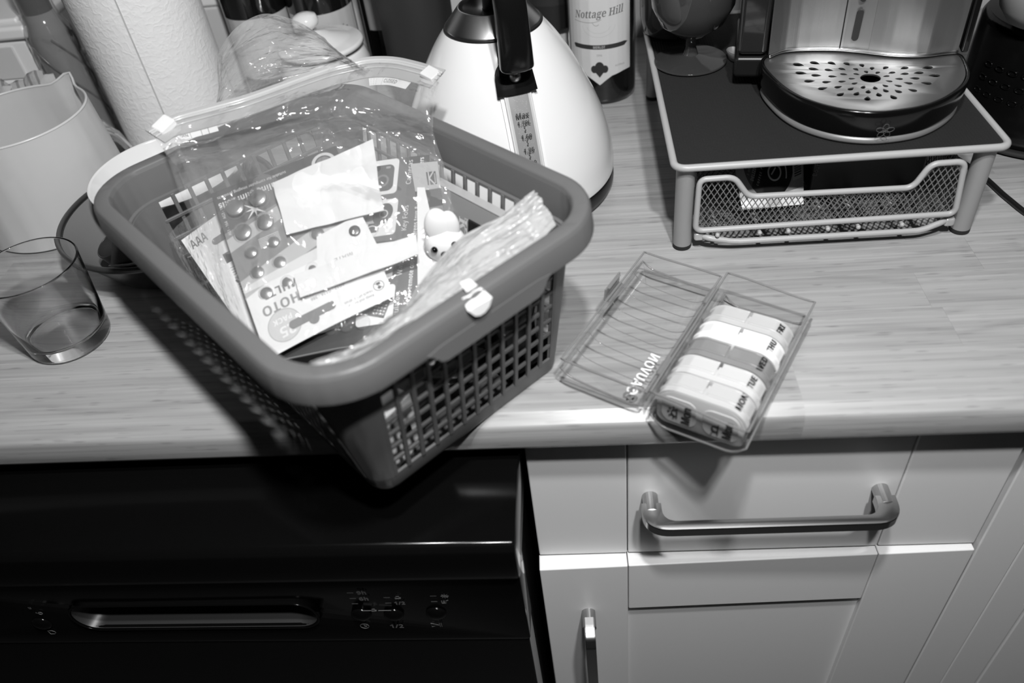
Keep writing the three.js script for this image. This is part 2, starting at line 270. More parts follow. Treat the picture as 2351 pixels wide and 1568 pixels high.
// ---------- black dishwasher ----------
{
  const x1 = -0.0035, x0 = -0.605, zF = 0.088;
  const d = thing('dishwasher', 'glossy black dishwasher standing proud of the cabinets under the worktop', 'dishwasher', [-0.304, -T, 0]);
  const X = (x) => x + 0.304, Y = (y) => y + T;
  part(d, 'body', box(0.59, 0.78, 0.6, X(-0.3045), Y(-0.102 - 0.38), -0.235, 0.002), phy(0.03, 0.07, { clearcoat: 1, clearcoatRoughness: 0.03 }));
  // lid with a rounded nose
  const prof = [[-0.5, -0.055], [0.02, -0.055], [0.058, -0.0555]];
  for (let i = 0; i <= 8; i++) { const t = i / 8 * Math.PI / 2; prof.push([0.094 - 0.008 + Math.sin(t) * 0.008, -0.0575 - 0.008 + Math.cos(t) * 0.008]); }
  prof.push([0.0945, -0.09], [0.0925, -0.0955], [0.08, -0.0962], [-0.5, -0.0962]);
  const ls = shapeOf(prof.map(([z, y]) => [z, y])); const lid = extr(ls, x1 - x0 - 0.006, 0.003, 8); lid.rotateY(-Math.PI / 2); lid.translate(X(x1 - 0.003), Y(0), 0);
  part(d, 'lid', creased(lid, 0.5), M.blackGloss);
  const inset = extr(roundShape(0.55, 0.16, 0.014), 0.0006, 0.0004); inset.rotateX(-Math.PI / 2); inset.translate(X(-0.304), Y(-0.0552), -0.029); part(d, 'lid_inset', inset, std(0.014, 0.62));
  // control panel with a recessed grip
  const px0 = x0 + 0.002, px1 = -0.0068, py0 = -0.2115, py1 = -0.097, gx = -0.2975, gy = -0.165;
  const ps = roundShape(px1 - px0, py1 - py0, 0.003, (px0 + px1) / 2, (py0 + py1) / 2); ps.holes.push(roundShape(0.224, 0.04, 0.0195, gx, gy, THREE.Path));
  const pg = extr(ps, 0.026, 0.0012, 16); pg.translate(0.304, T, zF - 0.0285); part(d, 'control_panel', creased(pg, 0.5), M.blackGloss);
  const rc = [0, 1].map((k) => rrect(0.111 - k * 0.012, 0.0195 - k * 0.006, 0.019, 8).map(([a, b]) => V(X(gx) + a, Y(gy) + b, zF - 0.001 - k * 0.026)));
  part(d, 'grip_recess', [surf(rc, true), at(new THREE.ShapeGeometry(roundShape(0.2, 0.028, 0.0135)), X(gx), Y(gy), zF - 0.0268)], std(0.03, 0.4, { side: THREE.DoubleSide }));
  const lip = sweep(rrect(0.1125, 0.0205, 0.0198, 10).map(([a, b]) => V(X(gx) + a, Y(gy) + b, zF)), 0.0008, 8, true); part(d, 'grip_lip', lip, M.blackGloss);
  const door = box(px1 - px0, 0.545, 0.03, X((px0 + px1) / 2), Y(-0.2135 - 0.2725), zF - 0.0165, 0.002); part(d, 'door', door, M.blackGloss);
  part(d, 'kickboard', box(0.58, 0.11, 0.02, X(-0.304), Y(-0.83), 0.0), M.blackMatt);
  const q = (u, v) => [X(-0.1463 + (u - 830 + (1412 - v) * 0.453) / 2680), Y(-0.1642 + (1412 - v) / 1400)];   // millimetre sketch of the panel's print
  for (const [u, v] of [[829, 1413], [905, 1414], [1003, 1412], [40, 1426]]) { const [x, y] = q(u, v); part(d, 'button', lathe([[0.0001, 0.0032], [0.003, 0.003], [0.006, 0.0021], [0.0078, 0.0006], [0.0086, 0.0002], [0.0088, -0.0012]], 32).rotateX(Math.PI / 2).translate(x, y, zF), M.blackGloss); }
  const ink = []; const zI = zF + 0.00005;
  const put = (str, u, v, s, f = fontBold) => { const [x, y] = q(u, v); ink.push(text(str, s, f, 0.0001).translate(x, y, zI)); };
  const dash = (u, v, l = 0.0052, h = 0.0005) => { const [x, y] = q(u, v); ink.push(box(l, h, 0.0001, x, y, zI)); };
  const loop = (u, v, pts, s, closed = true) => { const [x, y] = q(u, v); ink.push(sweep(pts.map(([a, b]) => V(x + a * s, y + b * s, zI)), 0.00028, 6, closed)); };
  const circ = (r, n = 20, a0 = 0, a1 = 2 * Math.PI) => Array.from({ length: n }, (_, i) => [r * Math.cos(a0 + (a1 - a0) * i / (n - 1)), r * Math.sin(a0 + (a1 - a0) * i / (n - 1))]);
  put('9h', 829, 1361, 0.0052); put('6h', 834.5, 1374.5, 0.0052); dash(804, 1361); dash(810, 1373.5); dash(815, 1385.5);
  dash(887, 1372.5); dash(891, 1385); put('1/2', 917, 1385.5, 0.0045); dash(991, 1370.5); dash(995, 1383);
  const cap = [[-1, -0.6], [1, -0.6], [1, 0], [0.5, 0], [0.5, 0.8], [-0.5, 0.8], [-0.5, 0], [-1, 0]]; loop(911.5, 1373, cap, 0.0024); loop(858, 1401, cap, 0.0022);
  for (let k = 0; k < 8; k++) { const a = k * Math.PI / 4; loop(1016.5, 1371, [[0.9 * Math.cos(a), 0.9 * Math.sin(a)], [1.9 * Math.cos(a), 1.9 * Math.sin(a)]], 0.0017, false); } loop(1016.5, 1371, circ(0.6), 0.0017);
  loop(1017, 1384, [[-1, 1], [-1, -1], [1, -1], [1, 1], [2, 1.4]], 0.0019, false); put('S', 1017, 1383.5, 0.003);
  loop(822, 1402, [[0, -0.5], [0, 0], [10, 0]], 0.0011, false); loop(869, 1402, [[0, 0], [10, 0], [10, -0.5]], 0.0011, false);
  loop(837.5, 1439, circ(1), 0.0038, true); loop(837.5, 1439, [[0, 0.75], [0, 0], [0.5, -0.1]], 0.0038, false); put('1/2', 914, 1440, 0.0058);
  loop(1004, 1438, [[-1, 1], [-1, -1], [1, 0]], 0.0032); loop(1015, 1438, [[0, 1], [0, -1]], 0.0032, false); loop(1019, 1438, [[0, 1], [0, -1]], 0.0032, false);
  loop(56, 1447, [[-1, 1], [-1, -1], [0.4, -1], [1, -0.4], [1, 0.4], [0.4, 1]], 0.003); loop(46, 1397, [[-1, 0], [0, -1], [1, 0], [0, 1]], 0.0016); loop(53, 1399, circ(1), 0.0018); put('U', 34, 1386, 0.003);
  part(d, 'printed_symbols', ink, M.greyInk);
}
// ---------- grey plastic basket ----------
const BASKET = { x: 0, z: 0, a: 45.6 * Math.PI / 180 };
{
  const u = -0.0375, q = 0.1435, a = BASKET.a; BASKET.x = Math.cos(a) * u - Math.sin(a) * q; BASKET.z = -Math.sin(a) * u - Math.cos(a) * q;
  const b = thing('basket', 'dark grey plastic basket with lattice sides overhanging the worktop edge', 'basket', [BASKET.x, 0, BASKET.z], a);
  const hw = (y) => 0.0885 + 0.021 * y / 0.122, hl = (y) => 0.1395 + 0.017 * y / 0.122, cr = (y) => 0.014 + 0.02 * y / 0.122;
  const loop = (w, l, r, y, n = 10) => rrect(w, l, r, n).map(([x, z]) => V(x, y, z));
  // rolled rim with its inner collar
  const I = { w: 0.1128, l: 0.1598, r: 0.038 };
  const prof = [[-0.0035, 0.119], [-0.0032, 0.1215], [-0.0008, 0.1222], [0.0006, 0.146], [0.0014, 0.1488], [0.0032, 0.15], [0.0112, 0.15], [0.0132, 0.1492], [0.0143, 0.147], [0.0158, 0.131], [0.0156, 0.1296], [0.0146, 0.1298], [0.0125, 0.1455], [0.0035, 0.1475], [0.0024, 0.1445], [0.001, 0.12], [-0.0012, 0.118]];
  part(b, 'rim', creased(surf(prof.map(([d, y]) => loop(I.w + d, I.l + d, I.r + d, y, 14)), true, true), 0.8), M.basket);
  // deeper grip flange in the middle of each short side
  for (const s of [1, -1]) {
    const rows = [0.133, 0.1215, 0.1205].map((y, i) => Array.from({ length: 25 }, (_, k) => { const t = k / 24, x = lerp(-0.049, 0.054, t), e = sm(clamp(Math.min(t, 1 - t) * 9, 0, 1)); const yy = lerp(0.1315, y, e); return V(x * s, yy, s * (0.1598 + 0.0157 + (0.1315 - yy) * 0.09)); }));
    part(b, 'grip_flange', slab(rows, 0.0016), M.basket);
  }
  // tray-like floor
  const fl = [[0.1, 0.0012], [1, 0.0012]].map(([k, y]) => loop(hw(0) * k - 0.001, hl(0) * k - 0.001, cr(0) * k, y));
  part(b, 'floor_panel', [slab([loop(0.001, 0.001, 0.0005, 0.0015), fl[0], fl[1]], 0.002, true), creased(slab([loop(hw(0) - 0.004, hl(0) - 0.004, cr(0), 0.0008), loop(hw(0) - 0.0008, hl(0) - 0.0008, cr(0), 0.002), loop(hw(0.004), hl(0.004), cr(0.004), 0.005), loop(hw(0.018), hl(0.018), cr(0.018), 0.018)], 0.002, true), 0.8)], M.basket);
  // four solid corners
  const fx = 0.0775, fz = 0.128;                                      // half extent of the lattice on the short and the long sides
  for (let k = 0; k < 4; k++) {
    const rows = []; for (let i = 0; i <= 8; i++) {
      const y = 0.016 + (0.12 - 0.016) * i / 8, L = rrect(hw(y), hl(y), cr(y), 10).slice(k * 11, k * 11 + 11), sx = Math.sign(L[5][0]), sz = Math.sign(L[5][1]);
      const onZ = [sx * fx, sz * hl(y)], onX = [sx * hw(y), sz * fz]; const list = k % 2 ? [onZ, ...L, onX] : [onX, ...L, onZ]; rows.push(list.map(([x, z]) => V(x, y, z)));
    }
    part(b, 'corner_panel', slab(rows, 0.0022), M.basket);
  }
  // lattice: upright bars and rails, each a part
  const up = (x0, z0, x1, z1, w, turn) => { const A = V(x0, 0.017, z0), B = V(x1, 0.121, z1), d = B.clone().sub(A), g = box(w, d.length(), 0.0026, 0, 0, 0, 0.0006); g.rotateY(turn); g.applyQuaternion(new THREE.Quaternion().setFromUnitVectors(V(0, 1, 0), d.clone().normalize())); const m = A.clone().add(B).multiplyScalar(0.5); g.translate(m.x, m.y, m.z); return g; };
  for (const s of [1, -1]) {
    const nx = s > 0 ? 12 : 10, ny = s > 0 ? 7 : 6, nz = 17;
    for (let i = 1; i < nx; i++) { const x = lerp(-fx, fx, i / nx); part(b, 'lattice_bar', up(x, s * (hl(0.017) + 0.0006), x, s * (hl(0.121) + 0.0006), 0.0034, 0), M.basket); }
    for (let i = 1; i < ny; i++) { const y = lerp(0.018, 0.119, i / ny); part(b, 'lattice_rail', box(2 * fx, 0.003, 0.0022, 0, y, s * (hl(y) - 0.0006), 0.0006), M.basket); }
    for (let i = 1; i < nz; i++) { const z = lerp(-fz, fz, i / nz); part(b, 'lattice_bar', up(s * (hw(0.017) + 0.0006), z, s * (hw(0.121) + 0.0006), z, 0.0034, Math.PI / 2), M.basket); }
    for (let i = 1; i < 7; i++) { const y = lerp(0.018, 0.119, i / 7); part(b, 'lattice_rail', box(0.0022, 0.003, 2 * fz, s * (hw(y) - 0.0006), y, 0, 0.0006), M.basket); }
  }
}
// ---------- things at the left and along the wall ----------
{ // tumbler
  const g = thing('tumbler', 'clear empty glass tumbler with a thick base in front of the frosted jug', 'glass', [-0.4145, 0, -0.0985]);
  part(g, 'glass_wall', lathe([[0.0001, 0.0003], [0.031, 0.0003], [0.0345, 0.0022], [0.0358, 0.006], [0.0385, 0.04], [0.0428, 0.0835], [0.0424, 0.0848], [0.0416, 0.0848], [0.041, 0.0838], [0.0371, 0.042], [0.0345, 0.018], [0.031, 0.0135], [0.024, 0.0122], [0.0001, 0.0128]], 96), M.glass);
}
{ // frosted jug with a pouring lip, open at the top
  const g = thing('jug', 'large frosted plastic jug with a small pouring lip behind the tumbler', 'jug', [-0.527, 0, -0.319], 0);
  const rad = (y) => 0.0815 - 0.0075 * y / 0.118, H = 0.118, mat = phy(0.72, 0.35, { transmission: 0.3, thickness: 0, side: THREE.DoubleSide });
  const rows = []; const ang = Math.atan2(-0.9, 0.3);
  for (let i = 0; i <= 16; i++) { const y = 0.003 + (H - 0.003) * i / 16, row = []; for (let k = 0; k < 72; k++) { const t = k / 72 * 2 * Math.PI; let d = Math.atan2(Math.sin(t - ang), Math.cos(t - ang)); const lip = Math.exp(-d * d / 0.022) * sm(clamp((y - 0.06) / 0.058, 0, 1)); row.push(V(Math.cos(t) * (rad(y) + 0.012 * lip), y + (i === 16 ? 0.009 * lip : 0.006 * lip), Math.sin(t) * (rad(y) + 0.012 * lip))); } rows.push(row); }
  part(g, 'body', slab(rows, 0.002, true), mat);
  part(g, 'base', lathe([[0.0001, 0.0005], [0.078, 0.0005], [0.0812, 0.002], [0.0808, 0.0045], [0.076, 0.0045], [0.0001, 0.004]], 72), mat);
  part(g, 'rim_bead', sweep(rows[16].map((p) => p.clone()), 0.0014, 8, true), phy(0.6, 0.3, {}));
}
{ // pan with a cutter in it
  const g = thing('frying_pan', 'dark round pan with a grey worn inside between jug and basket', 'pan', [-0.354, 0, -0.241]);
  part(g, 'pan_body', lathe([[0.0001, 0.0004], [0.072, 0.0004], [0.079, 0.004], [0.096, 0.03], [0.105, 0.0475], [0.108, 0.0492], [0.1092, 0.0478], [0.108, 0.045]].concat([]), 96), std(0.02, 0.3, { side: THREE.DoubleSide }));
  part(g, 'inside_coating', lathe([[0.0001, 0.0042], [0.07, 0.0042], [0.077, 0.007], [0.0935, 0.031], [0.104, 0.0465]], 96), std(0.17, 0.55, { side: THREE.DoubleSide }));
  part(g, 'rim', new THREE.TorusGeometry(0.1068, 0.0024, 10, 96).rotateX(Math.PI / 2).translate(0, 0.0487, 0), std(0.035, 0.35));
}
{ // dark scoop and folded foil in the pan
  const c = thing('measuring_scoop', 'dark round scoop with a shiny steel band lying in the pan', 'scoop', [-0.386, 0.02, -0.192]);
  const o = at(lathe([[0.0165, 0], [0.0172, 0.0005], [0.0175, 0.026], [0.0168, 0.0265], [0.016, 0.026], [0.0155, 0.003], [0.0001, 0.002], [0.0001, 0], [0.0165, 0]], 40), 0, 0, 0, 0.25, 0, 0.3); part(c, 'cup', o, std(0.03, 0.3));
  const rows = [0, 0.016].map((y) => Array.from({ length: 18 }, (_, k) => { const t = 0.9 + k / 17 * 1.5; return V(Math.sin(t) * 0.034 - 0.008, 0.012 - y, Math.cos(t) * 0.034 - 0.012); })); part(c, 'steel_band', slab(rows, 0.0012), M.chrome);
  const f = thing('folded_foil', 'small folded triangle of shiny foil at the front rim of the pan', 'foil', [-0.367, 0.042, -0.158], 0.5);
  part(f, 'foil_leaf', slab([[V(-0.004, 0.022, -0.004), V(0.004, 0.024, -0.003)], [V(-0.014, 0.004, 0.004), V(0.008, 0.002, 0.006)]], 0.0008), std(0.25, 0.25, { metalness: 0.9 }));
  part(f, 'folded_edge', sweep([V(-0.016, 0.003, 0.004), V(0.0, 0.0, 0.007), V(0.01, -0.002, 0.007)], 0.0012, 8), M.chrome);
}
{ // white bowl stacked in the pan behind the basket's corner
  const g = thing('bowl', 'plain white bowl behind the left corner of the basket', 'bowl', [-0.358, 0.0048, -0.27]);
  part(g, 'bowl_body', lathe([[0.0001, 0.001], [0.03, 0.001], [0.032, 0], [0.035, 0], [0.036, 0.004], [0.058, 0.026], [0.072, 0.05], [0.0785, 0.0665], [0.0782, 0.0682], [0.0766, 0.0684], [0.0752, 0.0668], [0.068, 0.05], [0.054, 0.028], [0.032, 0.008], [0.0001, 0.005]], 80), M.whiteGloss);
}
{ // kitchen roll on its holder
  const g = thing('kitchen_roll', 'big white embossed kitchen paper roll standing on a white holder', 'paper roll', [-0.436, 0, -0.478]);
  const emb = dataTex(512, 512, (u, v) => { const a = wrapNoise(u, v, 22, 3, 2), b = wrapNoise(u + 0.3, v, 30, 8, 2); return Math.pow(1 - Math.abs(2 * a - 0.75), 6) + 0.5 * Math.pow(1 - Math.abs(2 * b - 0.75), 8); }, 3, 2);
  part(g, 'paper', lathe([[0.021, 0.0125], [0.068, 0.0125], [0.0698, 0.0138], ...Array.from({ length: 21 }, (_, i) => [0.07, 0.02 + 0.0104 * i]), [0.0698, 0.234], [0.068, 0.235], [0.021, 0.235], [0.021, 0.0125]], 96), std(0.8, 0.85, { bumpMap: emb, bumpScale: 0.00028 }));
  const a0 = 0.27; const rows = []; for (let i = 0; i <= 20; i++) { const y = lerp(0.0135, 0.234, i / 20); rows.push([0, 1, 2].map((k) => { const t = a0 - k * 0.012, r = 0.0702 + (k === 0 ? 0.0009 + 0.0003 * Math.sin(i * 1.7) : 0.0003); return V(Math.sin(t) * r, y, Math.cos(t) * r); })); }
  part(g, 'loose_edge', slab(rows, 0.0003), std(0.55, 0.9));
  part(g, 'holder_base', at(extr(roundShape(0.138, 0.138, 0.01), 0.008, 0.0015), 0, 0.0015, 0, -Math.PI / 2, 0, 0.5), M.white);
  part(g, 'holder_pole', new THREE.CylinderGeometry(0.01, 0.01, 0.25, 24).translate(0, 0.135, 0), M.white);
}
{ // twisted oil bottle
  const g = thing('oil_bottle', 'clear glass bottle with twisted ribs left of the kitchen roll', 'bottle', [-0.5675, 0, -0.5]);
  const prof = [[0.026, 0.0], [0.0275, 0.004], [0.0275, 0.13], [0.0265, 0.141], [0.022, 0.152], [0.0195, 0.165], [0.0185, 0.20], [0.0145, 0.225], [0.0125, 0.25], [0.013, 0.262]];
  const rows = []; for (let i = 0; i <= 80; i++) { const t = i / 80 * (prof.length - 1), k = Math.min(prof.length - 2, Math.floor(t)), f = t - k, r = lerp(prof[k][0], prof[k + 1][0], f), y = lerp(prof[k][1], prof[k + 1][1], f); rows.push(Array.from({ length: 72 }, (_, j) => { const a = j / 72 * 2 * Math.PI, e = clamp((y - 0.01) / 0.01, 0, 1) * clamp((0.142 - y) / 0.012, 0, 1), w = Math.pow(0.5 + 0.5 * Math.sin(5 * a - y * 130), 3) * 0.0028 * e; return V(Math.cos(a) * (r - w), y, Math.sin(a) * (r - w)); })); }
  part(g, 'glass_body', surf(rows, true), phy(0.8, 0.04, { transmission: 0.9, thickness: 0, ior: 1.6, side: THREE.DoubleSide }));
  for (let k = 0; k < 5; k++) part(g, 'twist_rib', sweep(Array.from({ length: 40 }, (_, i) => { const y = 0.012 + 0.124 * i / 39, a = k * 1.2566 + y * 26; return V(Math.cos(a) * 0.0258, y, Math.sin(a) * 0.0258); }), 0.0012, 6), phy(0.16, 0.15, { transmission: 0.3, thickness: 0 }));
  part(g, 'bottle_base', lathe([[0.0001, 0.003], [0.02, 0.0015], [0.0262, 0.0005], [0.0262, 0.006], [0.0001, 0.008]], 48), phy(0.3, 0.1, { transmission: 0.5, thickness: 0 }));
  part(g, 'oil', lathe([[0.0001, 0.009], [0.0235, 0.009], [0.0235, 0.136], [0.019, 0.15], [0.016, 0.165], [0.0001, 0.165]], 48), phy(0.3, 0.15, { transmission: 0.25, thickness: 0 }));
  part(g, 'dark_pourer', lathe([[0.0001, 0.158], [0.0165, 0.158], [0.0165, 0.20], [0.012, 0.225], [0.0105, 0.26], [0.0001, 0.26]], 40), std(0.02, 0.3));
}
{ // pale folded cloths behind the jug
  const cloth = std(0.5, 0.95, { map: canvasTex(128, 128, (c) => { c.fillStyle = '#d8d8d8'; c.fillRect(0, 0, 128, 128); c.fillStyle = '#a4a4a4'; for (let i = 0; i < 8; i++) c.fillRect(i * 16, 0, 5, 128); }), bumpMap: fineBump, bumpScale: 0.0006 });
  const mk = (label, x, z, turn, len, h, y0) => { const g = thing('tea_towel', label, 'towel', [x, 0, z], turn); const rows = []; for (let i = 0; i <= 14; i++) { const t = i / 14, a = t * Math.PI, row = []; for (let j = 0; j <= 16; j++) { const s = j / 16 - 0.5; row.push(V(s * len, y0 + h * Math.sin(a) * (0.85 + 0.2 * noise(j * 0.5, i * 0.2, 4)), -0.017 * Math.cos(a) + 0.004 * noise(i * 0.4, j * 0.35, 2))); } rows.push(row); } part(g, 'fold', slab(rows, 0.004), cloth); part(g, 'lower_fold', at(slab(rows, 0.003), 0.01, -0.006, 0.004, 0, 0.12, 0), std(0.42, 0.95)); };
  mk('grey crumpled tea towel squeezed between the jug and the kitchen roll', -0.509, -0.419, 2.2, 0.045, 0.05, 0.004);
  mk('striped folded cloth peeking over the pouring lip of the jug', -0.585, -0.428, 0.35, 0.062, 0.115, 0.004);
}
{ // two white tubs at the far left
  const mk = (label, y, h, x, z, w, d) => { const g = thing('storage_tub', label, 'tub', [x, y, z]); part(g, 'tub_body', [box(w - 0.012, h - 0.014, d - 0.012, 0, (h - 0.014) / 2, 0, 0.008)], M.white); part(g, 'front_panel', box(w - 0.06, h - 0.035, 0.003, -0.0, h / 2 - 0.006, d / 2 - 0.005, 0.001), M.offWhite); part(g, 'lid', [box(w, 0.016, d, 0, h - 0.008, 0, 0.005), box(w - 0.03, 0.006, d - 0.03, 0, h + 0.002, 0, 0.003)], M.white); part(g, 'foot_lip', box(w - 0.004, 0.008, d - 0.004, 0, 0.004, 0, 0.003), M.white); };
  mk('white lidded storage tub on top of another at the far left', 0.0755, 0.074, -0.70, -0.555, 0.22, 0.125);
  mk('lower white storage tub of the pair beside the oil bottle', 0, 0.066, -0.70, -0.545, 0.23, 0.145);
  const k = thing('knife_block', 'dark block in the top left corner behind the white tubs', 'block', [-0.76, 0.155, -0.56], 0.3); part(k, 'block_body', box(0.13, 0.10, 0.09, 0, 0.05, 0, 0.006), M.blackSatin); for (let i = 0; i < 3; i++) part(k, 'knife_handle', box(0.018, 0.06, 0.022, -0.04 + i * 0.035, 0.128, 0, 0.005), M.black);
}
// ---------- wine bottles along the wall ----------
const bottleProf = (r, h) => [[0.0001, 0.006], [r * 0.6, 0.002], [r * 0.88, 0], [r * 0.97, 0.002], [r, 0.007], [r, h * 0.62], [r * 0.95, h * 0.67], [r * 0.7, h * 0.73], [r * 0.42, h * 0.79], [r * 0.38, h * 0.86], [r * 0.37, h * 0.965], [r * 0.42, h * 0.97], [r * 0.42, h * 0.995], [r * 0.36, h], [0.0001, h]];
const bottleGlass = phy(0.006, 0.06, { clearcoat: 0.5, clearcoatRoughness: 0.03 });
function wineBottle(label, x, z, r, h, turn, lab) {
  const g = thing('wine_bottle', label, 'wine bottle', [x, 0, z], turn); part(g, 'bottle_glass', lathe(bottleProf(r, h), 64), bottleGlass); part(g, 'capsule', lathe([[r * 0.385, h * 0.85], [r * 0.385, h * 0.966], [r * 0.435, h * 0.969], [r * 0.435, h * 0.997], [r * 0.36, h * 1.002], [0.0001, h * 1.002]], 40), M.blackSatin);
  if (lab) {
    const { y0, y1, half, tex, notch } = lab, rows = [], tR = 18; for (let i = 0; i <= tR; i++) rows.push(Array.from({ length: 29 }, (_, j) => { const s = j / 28 * 2 - 1, a = s * half, low = notch ? notch(s) : y0; return V(Math.sin(a) * (r + 0.0003), lerp(low, y1, i / tR), Math.cos(a) * (r + 0.0003)); }));
    const lg = slab(rows, 0.0003), lp = lg.attributes.position, lu = lg.attributes.uv, ym = lab.ym ?? y0; for (let i = 0; i < lp.count; i++) lu.setY(i, (lp.getY(i) - ym) / (y1 - ym)); part(g, 'paper_label', lg, std(0.9, 0.6, { map: tex })); 
  }
  return g;
}
{
  const blank = (txt) => canvasTex(512, 256, (c, w, h) => { c.fillStyle = '#bdbdbd'; c.fillRect(0, 0, w, h); c.strokeStyle = '#666'; c.lineWidth = 3; c.font = 'italic 54px serif'; c.fillStyle = '#555'; c.textAlign = 'center'; c.fillText(txt, w * 0.62, 100); });
  wineBottle('dark wine bottle with a plain pale label next to the kitchen roll', -0.3425, -0.585, 0.0402, 0.31, 0.3, { y0: 0.04, y1: 0.1155, half: 1.25, tex: blank('') });
  wineBottle('dark wine bottle with a pale script label behind the sugar pot', -0.26, -0.585, 0.0402, 0.31, 0.3, { y0: 0.04, y1: 0.1135, half: 1.25, tex: blank('Chenin') });
  wineBottle('slim dark bottle with a narrow pale label beside the charcoal canister', -0.199, -0.645, 0.026, 0.32, 0.2, { y0: 0.062, y1: 0.17, half: 0.8, tex: blank('Estate') });
  // the labelled bottle right of the kettle
  const tex = canvasTex(768, 1024, (c, w, h) => {
    c.fillStyle = '#d2d2d2'; c.fillRect(0, 0, w, h); c.textAlign = 'center';
    c.save(); c.translate(w * 0.5, 355); c.rotate(-0.06); c.font = 'italic bold 92px serif'; c.fillStyle = '#707070'; c.fillText('Nottage Hill', 0, 0); c.strokeStyle = '#8a8a8a'; c.lineWidth = 4; c.beginPath(); c.moveTo(-290, 20); c.quadraticCurveTo(-60, 60, 30, 20); c.moveTo(-70, 40); c.quadraticCurveTo(-40, 90, 0, 60); c.stroke(); c.restore();
    c.strokeStyle = '#bcbcbc'; c.lineWidth = 3; c.beginPath(); c.ellipse(w / 2, 430, 180, 100, 0, 0, Math.PI); c.stroke(); c.beginPath(); c.ellipse(w / 2, 425, 130, 70, 0, 0.2, Math.PI - 0.2); c.stroke();
    c.fillStyle = '#333'; c.beginPath(); c.moveTo(70, 612); c.lineTo(90, 600); c.lineTo(w - 90, 600); c.lineTo(w - 40, 612); c.lineTo(w - 90, 640); c.lineTo(90, 640); c.closePath(); c.fill(); c.fillStyle = '#b5b5b5'; c.font = 'bold 34px sans-serif'; c.fillText('MERLOT', w / 2, 633);
    c.fillStyle = '#888'; c.font = '28px serif'; c.fillText('1994', w / 2, 705); c.font = '24px sans-serif'; c.fillText('AUSTRALIA', w - 150, 815);
    c.fillStyle = '#2b2b2b'; for (const [x, y, r] of [[0, 806, 50], [-60, 826, 36], [60, 826, 36]]) { c.beginPath(); c.arc(w / 2 + x, y, r, 0, 7); c.fill(); } c.beginPath(); c.moveTo(w / 2 - 55, 846); c.lineTo(w / 2, 905); c.lineTo(w / 2 + 55, 846); c.fill();
  });
  wineBottle('dark wine bottle with a white script label right of the kettle', 0.088, -0.522, 0.0395, 0.31, -0.12, { y0: 0.03, ym: 0.02, y1: 0.151, half: 1.02, tex, notch: (s) => { const a = Math.abs(s); return 0.0395 - (a < 0.2 ? 0.0135 - a * 0.032 : a < 0.36 ? 0.0071 - (a - 0.2) * 0.025 : Math.max(0, 0.0031 - (a - 0.36) * 0.008)); } });
  const g = thing('clear_bottle', 'clear glass bottle with a dark band half hidden behind the white kettle', 'bottle', [0.028, 0, -0.607]); part(g, 'bottle_glass', lathe(bottleProf(0.034, 0.3), 48), M.clear); part(g, 'contents', lathe([[0.0001, 0.008], [0.031, 0.008], [0.031, 0.05], [0.0001, 0.05]], 40), phy(0.7, 0.2, {})); part(g, 'dark_label', lathe([[0.0345, 0.06], [0.0345, 0.17]], 48), std(0.02, 0.4, { side: THREE.DoubleSide })); part(g, 'pale_label', lathe([[0.0348, 0.09], [0.0348, 0.2]], 24).rotateY(0).clone(), std(0.03, 0.4, { side: THREE.DoubleSide }));
  const p = thing('pale_carton', 'narrow pale carton standing behind the kettle lid', 'carton', [-0.022, 0, -0.62]); part(p, 'carton_body', box(0.032, 0.21, 0.05, 0, 0.105, 0, 0.002), M.lightGrey); part(p, 'carton_flap', box(0.03, 0.012, 0.03, 0, 0.214, 0, 0.002), M.offWhite);
}
{ // white tub with a lid between kitchen roll and bottle
  const g = thing('lidded_tub', 'slim white tub with a lid squeezed between kitchen roll and wine bottle', 'tub', [-0.408, 0, -0.632]); part(g, 'tub_body', box(0.034, 0.118, 0.06, 0, 0.059, 0, 0.006), std(0.5, 0.5)); part(g, 'lid', [box(0.04, 0.016, 0.064, 0, 0.124, 0, 0.005)], std(0.7, 0.4)); part(g, 'wire_grip', tube([[-0.014, 0.132, 0.02], [0, 0.142, 0.02], [0.014, 0.132, 0.02]], 0.002, 20), M.midGrey);
}
{ // white lidded sugar pot
  const g = thing('sugar_pot', 'white round pot with a knobbed lid behind the crumpled bag', 'pot', [-0.24, 0, -0.487]);
  part(g, 'pot_body', lathe([[0.0001, 0.001], [0.04, 0], [0.045, 0.006], [0.053, 0.035], [0.0545, 0.055], [0.0535, 0.08], [0.049, 0.092], [0.045, 0.0945], [0.0001, 0.0945]], 64), M.whiteGloss);
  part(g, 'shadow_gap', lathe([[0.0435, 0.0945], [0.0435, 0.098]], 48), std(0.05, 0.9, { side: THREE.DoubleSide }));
  const lid = part(g, 'lid', lathe([[0.0001, 0.097], [0.047, 0.097], [0.0505, 0.099], [0.0505, 0.1025], [0.048, 0.1045], [0.037, 0.105], [0.034, 0.1075], [0.015, 0.113], [0.009, 0.116], [0.0001, 0.117]], 64), M.whiteGloss); part(lid, 'knob', lathe([[0.0001, 0.114], [0.0065, 0.114], [0.007, 0.118], [0.014, 0.123], [0.0155, 0.128], [0.013, 0.134], [0.006, 0.1365], [0.0001, 0.137]], 40).translate(-0.012, 0, -0.004), M.whiteGloss);
}
{ // charcoal canister
  const g = thing('canister', 'tall charcoal grey canister between the bottles and the kettle', 'canister', [-0.131, 0, -0.532]); part(g, 'canister_body', lathe([[0.0001, 0], [0.041, 0], [0.0435, 0.003], [0.0435, 0.2], [0.041, 0.204], [0.0001, 0.204]], 64), std(0.022, 0.6)); part(g, 'lid', lathe([[0.0001, 0.204], [0.0475, 0.204], [0.0495, 0.208], [0.0495, 0.222], [0.046, 0.226], [0.0001, 0.226]], 64), std(0.03, 0.5));
}
